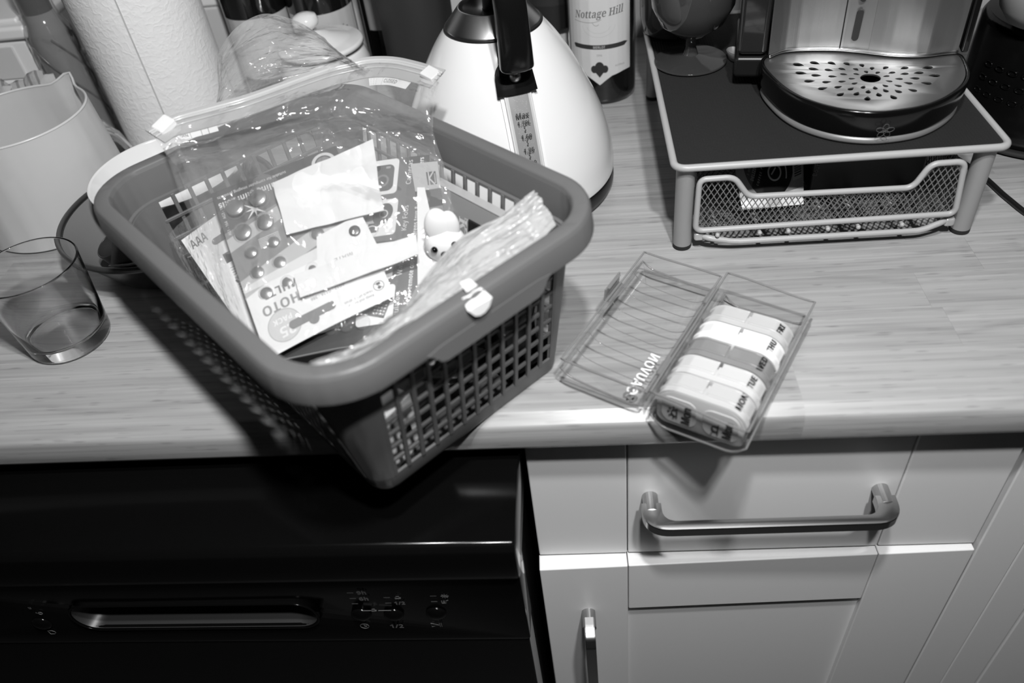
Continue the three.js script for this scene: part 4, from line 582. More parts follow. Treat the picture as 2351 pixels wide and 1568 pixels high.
{ // large dark card of watch cells
  const tex = canvasTex(960, 1280, (c, w, h) => {
    c.fillStyle = '#4c4c4c'; c.fillRect(0, 0, w, h); c.fillStyle = '#5a5a5a'; c.fillRect(w * 0.66, 0, w * 0.2, h);
    const sq = (x, y, ww, hh) => { c.fillStyle = '#f2f2f2'; c.beginPath(); c.roundRect(x, y, ww, hh, 26); c.fill(); };
    sq(w * 0.54, h * 0.0, w * 0.25, h * 0.2); sq(w * 0.56, h * 0.23, w * 0.25, h * 0.2); sq(w * 0.58, h * 0.47, w * 0.24, h * 0.2); sq(w * 0.6, h * 0.7, w * 0.25, h * 0.2);
    c.fillStyle = '#3a3a3a'; c.beginPath(); c.roundRect(w * 0.6, h * 0.03, w * 0.16, h * 0.15, 40); c.fill(); c.fillStyle = '#606060'; c.beginPath(); c.arc(w * 0.68, h * 0.12, 48, 0, 7); c.fill(); c.fillStyle = '#222'; c.beginPath(); c.arc(w * 0.68, h * 0.12, 30, 0, 7); c.fill(); c.strokeStyle = '#888'; c.lineWidth = 5; c.beginPath(); c.arc(w * 0.68, h * 0.12, 39, 0, 7); c.stroke(); c.fillStyle = '#999'; c.fillRect(w * 0.7, h * 0.04, 30, 16);
    c.fillStyle = '#333'; c.beginPath(); c.ellipse(w * 0.71, h * 0.31, 62, 78, 0.5, 0, 7); c.fill(); c.fillRect(w * 0.615, h * 0.355, 70, 66); c.strokeStyle = '#d9d9d9'; c.lineWidth = 8; c.beginPath(); c.arc(w * 0.715, h * 0.31, 26, 0, 7); c.stroke(); c.beginPath(); c.arc(w * 0.64, h * 0.4, 40, 0, 7); c.stroke();
    c.fillStyle = '#444'; c.fillRect(w * 0.61, h * 0.55, w * 0.2, 62); c.fillStyle = '#e2e2e2'; c.beginPath(); c.arc(w * 0.71, h * 0.575, 72, 0, 7); c.fill(); c.strokeStyle = '#aaa'; c.lineWidth = 6; c.stroke(); c.lineWidth = 4; for (const [x, y] of [[-24, -18], [24, -18], [0, 26]]) { c.beginPath(); c.arc(w * 0.71 + x, h * 0.575 + y, 15, 0, 7); c.stroke(); } 
    c.save(); c.translate(w * 0.72, h * 0.8); c.rotate(0.3); c.fillStyle = '#5c5c5c'; c.fillRect(-92, -70, 184, 140); c.fillStyle = '#7d7d7d'; c.fillRect(-80, -60, 36, 120); c.fillStyle = '#ddd'; c.beginPath(); c.arc(-18, 0, 14, 0, 7); c.fill(); for (let i = 0; i < 4; i++) for (let j = 0; j < 6; j++) c.fillRect(2 + i * 22, -58 + j * 20, 14, 10); c.restore();
    c.save(); c.translate(w * 0.962, h * 0.98); c.rotate(-Math.PI / 2); c.fillStyle = '#e8e8e8'; c.font = 'bold 42px sans-serif'; c.fillText('also be handy for remote controls, childrens toys & personal organisers', 0, 0, h * 0.97); c.restore();
    c.fillStyle = '#e8e8e8'; c.font = '46px sans-serif'; for (const [t, y] of [['Cameras', 0.16], ['Key Fobs', 0.42], ['Watches', 0.66], ['Calculators', 0.92]]) { c.save(); c.translate(w * 0.885, h * y); c.rotate(-Math.PI / 2); c.fillText(t, 0, 0); c.restore(); }
    c.fillStyle = '#efefef'; c.font = 'bold 50px sans-serif'; for (const [t, n, y] of [['AG12', '386', 0.78], ['AG13', '357', 0.9]]) { c.fillText(t, w * 0.015, h * y); c.font = 'bold 38px sans-serif'; c.fillText(n, w * 0.015, h * y + 44); c.font = 'bold 50px sans-serif'; }
    c.save(); c.translate(w * 0.5, h * 0.9); c.rotate(-Math.PI / 2); c.fillStyle = '#cfcfcf'; c.font = '56px sans-serif'; c.fillText('AG', 0, 0); c.restore();
    c.strokeStyle = '#6f6f6f'; c.lineWidth = 4; for (let i = 0; i < 7; i++) { c.beginPath(); c.arc(w * (0.1 + 0.07 * i), h * 0.86, 34, 0, 7); c.stroke(); }
  });
  const k = heapCard('battery_card', 'large dark card of cells with photo squares down its right side', 'battery card', [[-0.05, 0.0077], [0.0627, 0.0117], [0.0924, 0.169], [-0.024, 0.165]], 0, tex, null, (u, v) => -0.004 * Math.pow(2 * u - 1, 2));
  const dome = lathe([[0.0062, 0], [0.006, 0.002], [0.0048, 0.0028], [0.0001, 0.003]], 20);
  for (let i = 0; i < 6; i++) part(k.g, 'blister', onSlope(dome, k.uv(0.1 + 0.11 * i, 0.12, 0.0005)), M.blister);
  part(k.g, 'blister_edge', sweep([k.uv(0, 0, 0.004), k.uv(0.5, 0, 0.005), k.uv(1, 0, 0.004)], 0.0007, 6), M.clearEdge);
}
{ // mini cells card, upside down in the heap
  const Wd = 768, Ht = 1152, tex = canvasTex(Wd, Ht, (c0, w, h) => {
    c0.translate(w, h); c0.rotate(Math.PI); const c = c0;                 // drawn upright, lies the other way up
    c.fillStyle = '#fbfbfb'; c.fillRect(0, 0, w, h);
    c.fillStyle = '#8f8f8f'; c.fillRect(0, h * 0.4, w, h * 0.47); c.fillStyle = '#c6c6c6'; c.beginPath(); c.moveTo(0, h * 0.52); c.lineTo(w, h * 0.34); c.lineTo(w, h * 0.44); c.lineTo(0, h * 0.62); c.fill(); c.beginPath(); c.moveTo(0, h * 0.79); c.lineTo(w, h * 0.62); c.lineTo(w, h * 0.7); c.lineTo(0, h * 0.88); c.fill();
    c.fillStyle = '#e9e9e9'; c.beginPath(); c.moveTo(0, h * 0.37); c.lineTo(w, h * 0.37); c.lineTo(w, h * 0.4); c.lineTo(0, h * 0.46); c.fill();
    c.fillStyle = '#595959'; c.fillRect(0, h * 0.87, w, h * 0.13); c.fillStyle = '#666'; c.beginPath(); c.moveTo(w, h * 0.74); c.lineTo(w, h * 0.88); c.lineTo(w * 0.45, h * 0.88); c.lineTo(w * 0.5, h * 0.8); c.fill();
    // star burst
    c.save(); c.translate(w * 0.73, h * 0.815); c.fillStyle = '#f4f4f4'; for (let i = 0; i < 8; i++) { c.rotate(Math.PI / 4); c.beginPath(); c.moveTo(-9, 0); c.lineTo(0, -(i % 2 ? 58 : 84)); c.lineTo(9, 0); c.fill(); } c.beginPath(); c.arc(0, 0, 20, 0, 7); c.fill(); c.restore();
    // lower band with ring emblem
    c.strokeStyle = '#d4d4d4'; c.lineWidth = 20; c.beginPath(); c.arc(w * 0.13, h * 0.925, 62, 0, 7); c.stroke(); c.fillStyle = '#8a8a8a'; c.beginPath(); c.arc(w * 0.13, h * 0.925, 44, 0, 7); c.fill(); c.fillStyle = '#ddd'; c.font = 'bold 28px sans-serif'; c.textAlign = 'center'; c.fillText('BATTERY', w * 0.13, h * 0.935, 96);
    c.textAlign = 'left'; c.fillStyle = '#e6e6e6'; c.font = 'bold 52px sans-serif'; c.fillText('CONTINENTAL', w * 0.24, h * 0.905, 190); c.font = 'bold 60px sans-serif'; c.fillText('alkaline mini cells', w * 0.43, h * 0.925, 420); c.font = '26px sans-serif'; c.fillText('suitable for computer imaging products', w * 0.42, h * 0.965, 420);
    c.fillStyle = '#e0e0e0'; for (let i = 0; i < 9; i++) c.fillRect(w * 0.1, h * (0.49 + i * 0.009), w * 0.26, 4); for (let i = 0; i < 7; i++) c.fillRect(w * 0.62, h * (0.57 + i * 0.009), w * 0.16, 4); c.save(); c.translate(w * 0.95, h * 0.72); c.rotate(Math.PI / 2); c.font = '24px sans-serif'; c.fillText('AG1 - 164   AG3 - 192', 0, 0); c.restore();
    // white header with the hanging slot
    c.fillStyle = '#9a9a9a'; c.font = 'bold 84px sans-serif'; c.fillText('PHOTO', w * 0.56, h * 0.255, 280); c.font = 'bold 72px sans-serif'; c.fillStyle = '#808080'; c.fillText('MULTI', w * 0.58, h * 0.33, 250);
    c.fillStyle = '#dcdcdc'; c.beginPath(); c.arc(w * 0.8, h * 0.12, 96, 0, 7); c.fill(); c.strokeStyle = '#bdbdbd'; c.lineWidth = 5; c.stroke(); c.fillStyle = '#fdfdfd'; c.textAlign = 'center'; c.font = 'bold 88px sans-serif'; c.fillText('25', w * 0.79, h * 0.115); c.font = 'bold 46px sans-serif'; c.fillText('PACK', w * 0.8, h * 0.165);
    c.textAlign = 'left'; c.fillStyle = '#707070'; c.font = '25px sans-serif'; ['AG1 - G1A - 364', 'AG3 - G3A - 392'].forEach((s, i) => c.fillText(s, w * 0.05, h * (0.2 + 0.03 * i))); ['AG12 - G12A - 386', 'AG13 - G13A - 357'].forEach((s, i) => c.fillText(s, w * 0.3, h * (0.185 + 0.03 * i)));
    c.font = '22px sans-serif'; c.fillText('Keep out of the', w * 0.13, h * 0.06); c.fillText('reach of children', w * 0.13, h * 0.085); c.strokeStyle = '#777'; c.lineWidth = 4; c.beginPath(); c.arc(w * 0.075, h * 0.09, 30, 0, 7); c.stroke(); c.fillStyle = '#555'; c.beginPath(); c.arc(w * 0.075, h * 0.08, 10, 0, 7); c.fill(); c.fillRect(w * 0.06, h * 0.095, 22, 16); c.beginPath(); c.moveTo(w * 0.045, h * 0.07); c.lineTo(w * 0.105, h * 0.11); c.stroke();
  });
  const q = [[-0.0456, 0.0078], [0.0539, 0.0434], [0.0173, 0.184], [-0.0867, 0.1558]];
  const k = heapCard('battery_card', 'upside-down card of round mini cells with a white slotted header', 'battery card', q, 0.007, tex, null, (u, v) => 0.004 * Math.sin(u * 2.6) * (1 - v) + 0.002 * Math.sin(v * 5));
  // hanging slot with a round notch, seen dark
  const sl = [[0.27, 0.105], [0.73, 0.09]]; const rim = []; { const a = k.uv(0.26, 0.1, 0.0009), b = k.uv(0.56, 0.1, 0.0009); const r0 = 0.0034, d = b.clone().sub(a).normalize(), e = CP.n.clone().cross(d); const s = new THREE.Shape(), L = a.distanceTo(b); s.absarc(L, 0, r0, -Math.PI / 2, Math.PI / 2); s.lineTo(L * 0.62, r0); s.lineTo(L * 0.62, r0); s.absarc(0, 0, r0, Math.PI / 2, 1.5 * Math.PI); s.lineTo(L * 0.36, -r0); s.absarc(L * 0.5, -r0, 0.0042, Math.PI, 2 * Math.PI); s.closePath(); const g = new THREE.ShapeGeometry(s, 10); g.applyMatrix4(new THREE.Matrix4().makeBasis(d, e, CP.n.clone())); g.translate(a.x, a.y, a.z); part(k.g, 'hanging_slot', g, std(0.16, 0.6, { side: THREE.DoubleSide })); }
  const cells = [[-0.0597, 0.1151, 0.0066], [-0.0418, 0.1212, 0.0066], [-0.0537, 0.0962, 0.0045], [-0.036, 0.1026, 0.0045], [-0.0495, 0.0786, 0.005], [-0.0319, 0.0845, 0.005], [-0.0434, 0.0603, 0.005], [-0.0263, 0.0665, 0.005], [-0.0655, 0.1375, 0.0072], [-0.047, 0.1435, 0.0072], [-0.001, 0.104, 0.0052], [0.004, 0.088, 0.0045], [-0.0065, 0.0745, 0.005]];
  for (const [a, b, r] of cells) { const p = k.at(a, b, 0.0022); part(k.g, 'button_cell', onSlope(lathe([[0.0001, 0], [r * 0.92, 0], [r, 0.0005], [r, 0.0016], [r * 0.9, 0.0021], [r * 0.66, 0.0022], [r * 0.62, 0.0028], [0.0001, 0.003]], 24), p), std(0.45, 0.3, { metalness: 0.9 })); part(k.g, 'blister', onSlope(lathe([[r * 1.35, -0.0004], [r * 1.15, 0.0006], [r * 1.1, 0.0036], [r * 0.85, 0.0044], [0.0001, 0.0045]], 24), p), M.blister); }
}
// loose white papers on the cards
const paperWarm = std(0.64, 0.6);
heapCard('paper_sheet', 'large curled blank white paper on the battery cards under the zip bag', 'paper', [[-0.024, 0.1046], [0.0535, 0.1131], [0.05, 0.178], [-0.032, 0.15]], 0.0155, null, paperWarm, (u, v) => 0.009 * Math.exp(-Math.pow((v - 0.72 + 0.5 * u * u) / (v > 0.72 - 0.5 * u * u ? 0.3 : 0.09), 2)) * (0.4 + u * 0.6) + 0.0015 * noise(u * 7, v * 7, 3), 0.0005);
heapCard('paper_strip', 'white paper strip lying across the lower battery card', 'paper', [[-0.0155, 0.0495], [0.0771, 0.0712], [0.0764, 0.0883], [-0.0196, 0.0692]], 0.0165, null, paperWarm, (u, v) => 0.002 * noise(u * 5, v * 2, 8), 0.0005);
{
  const tex = canvasTex(512, 384, (c, w, h) => { c.fillStyle = '#f6f6f6'; c.fillRect(0, 0, w, h); c.translate(w * 0.5, h * 0.72); c.rotate(Math.PI); c.textAlign = 'center'; c.fillStyle = '#bdbdbd'; c.font = 'bold 62px sans-serif'; c.fillText('MATE', 30, 0); });
  const k = heapCard('cell_card', 'small white card with a single round cell above the paper strip', 'battery card', [[-0.0025, 0.0666], [0.0484, 0.0775], [0.0348, 0.115], [-0.0012, 0.1]], 0.0135, tex, null);
  part(k.g, 'button_cell', onSlope(lathe([[0.0001, 0], [0.0042, 0], [0.0045, 0.0005], [0.0045, 0.0015], [0.003, 0.002], [0.0001, 0.0022]], 24), k.at(0.029, 0.1, 0.0004)), std(0.14, 0.35, { metalness: 0.6 }));
}
{ // pack of AAA cells
  const tex = canvasTex(512, 768, (c, w, h) => { c.fillStyle = '#fafafa'; c.fillRect(0, 0, w, h); c.fillStyle = '#8a8a8a'; c.font = 'bold 84px sans-serif'; c.fillText('AAA', w * 0.08, h * 0.13); c.fillStyle = '#5a5a5a'; c.fillRect(w * 0.5, h * 0.3, w * 0.5, h * 0.08); c.fillStyle = '#b2b2b2'; for (let i = 0; i < 16; i++) c.fillRect(w * 0.52, h * (0.42 + i * 0.02), w * 0.4, 5); });
  const k = heapCard('battery_pack', 'white card marked AAA with a hanging slot at the left of the basket', 'battery pack', [[-0.068, 0.036], [-0.043, 0.034], [-0.079, 0.158], [-0.122, 0.131]], -0.02, tex, null, (u, v) => 0.003 * Math.sin(v * 3));
  const a = k.uv(0.5, 0.82, 0.0009), b = k.uv(0.95, 0.82, 0.0009), d = b.clone().sub(a), L = d.length(); d.normalize(); const e = CP.n.clone().cross(d), s = new THREE.Shape(); s.absarc(L, 0, 0.0032, -Math.PI / 2, Math.PI / 2); s.lineTo(L * 0.75, 0.0032); s.absarc(L * 0.55, 0.0032, 0.0042, 0, Math.PI); s.lineTo(0, 0.0032); s.absarc(0, 0, 0.0032, Math.PI / 2, 1.5 * Math.PI); s.closePath(); const g = new THREE.ShapeGeometry(s, 10); g.applyMatrix4(new THREE.Matrix4().makeBasis(d, e, CP.n.clone())); g.translate(a.x, a.y, a.z); part(k.g, 'hanging_slot', g, std(0.06, 0.6, { side: THREE.DoubleSide }));
  for (let i = 0; i < 3; i++) { const p0 = k.uv(0.62, 0.1 + i * 0.17, 0.004), p1 = k.uv(1.0, 0.2 + i * 0.17, 0.004); part(k.g, 'battery', sweep([p0, p1], 0.0048, 16), std(0.5, 0.3, { metalness: 0.6 })); }
}
{ // film pack with a K emblem, white leaflet beside it
  const tex = canvasTex(384, 1024, (c, w, h) => { c.fillStyle = '#b9b9b9'; c.fillRect(0, 0, w, h); c.fillStyle = '#4a4a4a'; c.fillRect(0, h * 0.25, w, h * 0.16); c.fillStyle = '#868686'; c.fillRect(0, h * 0.41, w, h * 0.59); c.fillStyle = '#5c5c5c'; c.fillRect(w * 0.52, h * 0.09, w * 0.36, h * 0.12); c.strokeStyle = '#c2c2c2'; c.lineWidth = 17; c.beginPath(); c.moveTo(w * 0.6, h * 0.09); c.lineTo(w * 0.6, h * 0.21); c.moveTo(w * 0.8, h * 0.09); c.lineTo(w * 0.61, h * 0.15); c.lineTo(w * 0.8, h * 0.21); c.stroke(); c.save(); c.translate(w * 0.855, h * 0.2); c.rotate(-Math.PI / 2); c.fillStyle = '#d0d0d0'; c.font = 'bold 28px sans-serif'; c.fillText('KODAK', 0, 0, 110); c.restore(); c.fillStyle = '#555'; c.font = 'bold 54px sans-serif'; c.fillText('16', w * 0.35, h * 0.66); });
  heapCard('film_pack', 'grey pack with a K emblem on its pale top band', 'pack', [[0.0826, 0.0574], [0.0985, 0.0616], [0.0985, 0.16], [0.076, 0.161]], -0.003, tex, null, () => 0, 0.005);
  heapCard('leaflet', 'narrow white leaflet edge between dark card and K emblem pack', 'leaflet', [[0.072, 0.052], [0.093, 0.06], [0.086, 0.135], [0.08, 0.136]], 0.004, null, paperWarm, () => 0, 0.0008);
}
// things low in the basket and at its right wall, in the basket's own frame
const inBasket = (x, y, z) => { const c = Math.cos(BASKET.a), s = Math.sin(BASKET.a); return [BASKET.x + x * c + z * s, y, BASKET.z - x * s + z * c]; };
{
  const tex = canvasTex(768, 512, (c, w, h) => { c.fillStyle = '#9b9b9b'; c.fillRect(0, 0, w, h); c.fillStyle = '#e2e2e2'; c.font = 'bold 90px serif'; c.save(); c.translate(w * 0.3, h * 0.2); c.rotate(Math.PI / 2); c.fillText('KIT', -20, 0); c.restore(); c.strokeStyle = '#c9c9c9'; c.lineWidth = 5; c.strokeRect(w * 0.36, h * 0.16, w * 0.6, h * 0.76); });
  const b = thing('kit_box', 'thin grey box marked KIT with a dark window leaning on the basket\'s right wall', 'box', inBasket(0.079, 0.012, 0.055), BASKET.a); const tilt = (g) => g.rotateZ(-0.2);
  part(b, 'box_body', tilt(box(0.009, 0.1, 0.118, 0, 0.052, 0, 0.001)), std(0.34, 0.5)); const f = new THREE.PlaneGeometry(0.116, 0.098).rotateY(-Math.PI / 2).translate(-0.0048, 0.052, 0); part(b, 'printed_front', tilt(f), std(1, 0.45, { map: tex }));
  part(b, 'dark_window', tilt(box(0.002, 0.05, 0.058, -0.0052, 0.062, 0.018, 0.0009)), phy(0.02, 0.12, {})); part(b, 'light_edge', tilt(box(0.0096, 0.0014, 0.119, 0, 0.1025, 0, 0.0005)), std(0.4, 0.4));
  const t = thing('bead_toy', 'small white two-lobed toy head with dark bead eyes and nose', 'toy', inBasket(0.061, 0.078, 0.05), 0.15);
  const lobe = (x, h, w) => { const g = new THREE.SphereGeometry(1, 28, 20); g.scale(w, h, w * 0.6); return g.rotateZ(-x * 9).translate(x, h * 0.8 + 0.018, 0); };
  part(t, 'head', [new THREE.SphereGeometry(0.0165, 32, 22).scale(1, 0.95, 0.75).translate(0, 0.016, 0), lobe(-0.003, 0.017, 0.0105), lobe(0.005, 0.015, 0.0085)], std(0.78, 0.4));
  for (const [x, y] of [[-0.0085, 0.019], [0.0075, 0.021]]) part(t, 'bead_eye', new THREE.SphereGeometry(0.0028, 16, 12).translate(x, y, 0.0108), M.blackGloss); part(t, 'bead_nose', new THREE.SphereGeometry(0.0029, 16, 12).scale(1.15, 0.9, 1).translate(-0.001, 0.015, 0.0125), std(0.05, 0.3));
  const d = thing('black_box', 'black flat box at the bottom of the basket below the cards', 'box', inBasket(0.0, 0.0025, 0.085), BASKET.a + 0.12); part(d, 'box_body', box(0.105, 0.024, 0.05, 0, 0.012, 0, 0.003), M.blackSatin); part(d, 'lid_seam', box(0.1054, 0.0008, 0.0504, 0, 0.017, 0), M.blackMatt);
  const w = thing('white_box', 'small white carton behind the lattice at the front left of the basket', 'carton', inBasket(-0.058, 0.0025, 0.117), BASKET.a + 0.25); part(w, 'carton_body', box(0.036, 0.052, 0.018, 0, 0.026, 0, 0.0012), M.paper); part(w, 'black_mark', box(0.012, 0.01, 0.0004, 0.004, 0.022, 0.0092), M.ink); part(w, 'grey_band', box(0.03, 0.006, 0.0004, 0, 0.04, 0.0092), M.midGrey);
  const p = thing('power_plug', 'black power adapter behind the lattice at the front right of the basket', 'adapter', inBasket(0.062, 0.0025, 0.116), BASKET.a); part(p, 'adapter_body', box(0.034, 0.05, 0.024, 0, 0.025, 0, 0.004), M.blackSatin); part(p, 'cable', tube([[0.012, 0.045, 0.008], [0.014, 0.066, 0.012], [0.004, 0.078, 0.012], [-0.006, 0.062, 0.012], [-0.014, 0.052, 0.004]], 0.0026, 50), M.blackSatin); part(p, 'jack', [new THREE.CylinderGeometry(0.0036, 0.0036, 0.014, 16).translate(0.016, 0.069, 0.012)], M.steel);
  const c2 = thing('black_cable', 'coiled black cable at the basket bottom beside the adapter', 'cable', inBasket(0.015, 0.032, 0.112), BASKET.a); part(c2, 'coil', tube(Array.from({ length: 40 }, (_, i) => { const t2 = i * 0.5; return [Math.cos(t2) * (0.026 + 0.003 * Math.sin(i)), 0.002 + i * 0.0002 + 0.002 * Math.sin(i * 1.3), Math.sin(t2) * 0.016]; }), 0.0021, 300, false, 8), M.blackSatin);
  const st = thing('torn_label', 'torn white paper label stuck over the front rim of the basket', 'label', inBasket(-0.004, 0.1508, 0.1655), BASKET.a);
  part(st, 'label_face', slab([[0, 1, 2, 3].map((k) => V(lerp(-0.009, 0.005, k / 3), -0.0005, 0.004 + 0.001 * (k % 2))), [0, 1, 2, 3].map((k) => V(lerp(-0.0115, 0.0065, k / 3), -0.0005 - 0.0045, 0.0112 + 0.0006 * k)), [0, 1, 2, 3].map((k) => V(lerp(-0.008, 0.0035, k / 3), -0.0125 + 0.002 * (k === 0 || k === 3), 0.0128))], 0.0004), M.paper);
  part(st, 'folded_flap', slab([[0, 1, 2].map((k) => V(lerp(-0.0045, 0.004, k / 2), 0.0008, 0.0035)), [0, 1, 2].map((k) => V(lerp(-0.0035, 0.004, k / 2), 0.0042 - 0.001 * k, -0.0035))], 0.0004), M.paper);
}
// ---------- plastic bags ----------
const ridge = (x, y, z) => { const a = fbm(x, y, z, 4); return 1 - Math.abs(2 * a - 0.95) * 2.2; };
const crumpleSets = {};
function crumple(sd, n) {                                            // sharp straight creases in random directions
  if (crumpleSets[sd]) return crumpleSets[sd]; const keep = seed; seed = sd * 977 + 13; const L = Array.from({ length: n }, () => { const a = rnd() * Math.PI, l = 0.12 + rnd() * 0.4, x = rnd(), y = rnd(); return [x - Math.cos(a) * l / 2, y - Math.sin(a) * l / 2, x + Math.cos(a) * l / 2, y + Math.sin(a) * l / 2, 0.012 + rnd() * 0.06, (rnd() > 0.35 ? 1 : -0.7) * (0.001 + rnd() * 0.004)]; }); seed = keep;
  return crumpleSets[sd] = (u, v) => { let h = 0; for (const [x0, y0, x1, y1, w, k] of L) { const dx = x1 - x0, dy = y1 - y0, t = clamp(((u - x0) * dx + (v - y0) * dy) / (dx * dx + dy * dy), 0, 1), d = Math.hypot(u - x0 - dx * t, v - y0 - dy * t); if (d < w) h += k * (1 - d / w) * Math.min(1, 4 * Math.min(t, 1 - t) + 0.25); } return h; };
}
function film(g, name, fn, nu, nv, mat) { const rows = []; for (let i = 0; i <= nv; i++) rows.push(Array.from({ length: nu + 1 }, (_, j) => fn(j / nu, i / nv))); return part(g, name, surf(rows), mat); }
const path = (pts) => { const c = new THREE.CatmullRomCurve3(pts.map((p) => p.isVector3 ? p : V(...p)), false, 'centripetal'); return (t) => c.getPoint(clamp(t, 0, 1)); };
{ // zip bag over the cards
  const zipPts = [[-0.2795, 0.172, -0.1421], [-0.2687, 0.172, -0.1599], [-0.2437, 0.172, -0.1732], [-0.2179, 0.172, -0.186], [-0.1928, 0.172, -0.2041], [-0.1737, 0.172, -0.219], [-0.1537, 0.172, -0.2325], [-0.1395, 0.172, -0.2386], [-0.1211, 0.172, -0.244], [-0.1012, 0.172, -0.2403], [-0.0803, 0.172, -0.2276], [-0.0556, 0.172, -0.2078]];
  const o = V(-0.1673, 0.15, -0.2), zip = path(zipPts), g = thing('zip_bag', 'clear zip bag full of battery cards rising over the basket\'s back', 'plastic bag', [o.x, o.y, o.z]);
  const L = path([V(-0.2795, 0.172, -0.1421), V(-0.268, 0.163, -0.128), cardPt(-0.1188, 0.1935, 0.018), cardPt(-0.108, 0.16, 0.018), cardPt(-0.0928, 0.1144, 0.0145), cardPt(-0.0735, 0.0587, 0.014), cardPt(-0.062, 0.009, 0.012)]);
  const R = path([V(-0.0556, 0.172, -0.2078), V(-0.058, 0.166, -0.15), cardPt(0.1, 0.17, 0.016), cardPt(0.1065, 0.1178, 0.016), cardPt(0.09, 0.0631, 0.016), cardPt(0.077, 0.03, 0.014)]);
  const front = (u, v) => { const l = L(v), r = R(v), p = l.clone().lerp(r, u), k = Math.pow(1 - v, 3); if (v < 0.6) { const z0 = zip(u), b0 = L(0).lerp(R(0), u); p.addScaledVector(z0.sub(b0), k); } const e = Math.sin(Math.PI * clamp(u, 0, 1)) ** 0.5; const wr = crumple(3, 70)(u, v) * 0.9 + ridge(u * 3 + v * 2.5, v * 3 - u * 1.5, 3) * 0.002 + (fbm(u * 5, v * 7, 6, 2) - 0.5) * 0.005; return p.addScaledVector(CP.n, e * 0.0075 + wr * (v < 0.06 ? v / 0.06 : 1)).sub(o); };
  film(g, 'front_film', front, 190, 190, M.film);
  const back = (u, v) => { const p = front(u, Math.min(1, v * 0.7)).add(o); p.addScaledVector(CP.n, -0.018 * sm(clamp(v * 3, 0, 1)) - 0.003 * ridge(u * 5, v * 4, 17)); return p.sub(o); };
  film(g, 'back_film', back, 70, 60, M.film);
  // zip profile, two ridges, end stop and slider
  const band = (d0, d1, y) => [d0, d1].map((d) => Array.from({ length: 61 }, (_, i) => { const t = i / 60, p = zip(t), q = zip(Math.min(1, t + 0.01)), tg = q.sub(zip(Math.max(0, t - 0.01))).normalize(), side = tg.clone().cross(CP.n).normalize(); return p.addScaledVector(side, d).addScaledVector(CP.n, y).sub(o); }));
  const zipMat = phy(0.62, 0.25, { transmission: 0.45, thickness: 0 });
  part(g, 'zip_band', slab(band(-0.008, 0.013, 0.001), 0.001), zipMat);
  for (const d of [-0.0035, -0.0012, 0.0035]) part(g, 'zip_ridge', sweep(band(d, d, 0.002)[0], d > 0 ? 0.0009 : 0.0013, 8), phy(0.72, 0.15, { transmission: 0.35, thickness: 0 }));
  const sp = zip(0.055).sub(o), sd = zip(0.1).sub(zip(0.01)), ry = Math.atan2(-sd.z, sd.x); part(g, 'slider', at(box(0.016, 0.0075, 0.013, 0, 0, 0, 0.0018), sp.x, sp.y + 0.0025, sp.z, 0.35, ry, 0), M.white, 'white zip slider');
  const ep = zip(0.985).sub(o); part(g, 'end_stop', at(box(0.014, 0.004, 0.012, 0, 0, 0, 0.001), ep.x - 0.004, ep.y + 0.0022, ep.z - 0.001, 0.3, -0.68, 0), phy(0.85, 0.2, { transmission: 0.3, thickness: 0 }));
  // printed strips under the zip
  const strip = (name, t0, t1, d0, d1, draw, w, h) => { const rows = [d0, d1].map((d) => Array.from({ length: 13 }, (_, i) => { const t = lerp(t0, t1, i / 12), p = zip(t), q = zip(Math.min(1, t + 0.01)), tg = q.sub(zip(Math.max(0, t - 0.01))).normalize(), side = tg.clone().cross(CP.n).normalize(); return p.addScaledVector(side, d).addScaledVector(CP.n, -0.0002).sub(o); })); part(g, name, slab(rows, 0.0003), std(1, 0.5, { map: canvasTex(w, h, draw) })); };
  strip('closed_strip', 0.715, 0.93, 0.0205, 0.0115, (c, w, h) => { c.fillStyle = '#ededed'; c.fillRect(0, 0, w, h); c.strokeStyle = '#777'; c.lineWidth = 3; for (const x of [0.08, 0.16, 0.24]) { c.setLineDash([14, 10]); c.beginPath(); c.moveTo(w * x, 0); c.lineTo(w * x, h); c.stroke(); } c.setLineDash([]); c.beginPath(); c.moveTo(w * 0.4, 0); c.lineTo(w * 0.4, h); c.stroke(); c.fillStyle = '#666'; c.font = 'bold 58px sans-serif'; c.fillText('CLOSED', w * 0.44, h * 0.72, w * 0.34); }, 640, 96);
  strip('open_strip', 0.05, 0.19, 0.018, 0.0105, (c, w, h) => { c.fillStyle = '#ededed'; c.fillRect(0, 0, w, h); c.strokeStyle = '#777'; c.lineWidth = 4; for (const x of [0.5, 0.72, 0.84]) { c.beginPath(); c.moveTo(w * x, 0); c.lineTo(w * x, h); c.stroke(); } c.fillStyle = '#666'; c.font = 'bold 50px sans-serif'; c.fillText('OPEN', w * 0.1, h * 0.72, w * 0.36); }, 384, 96);
}
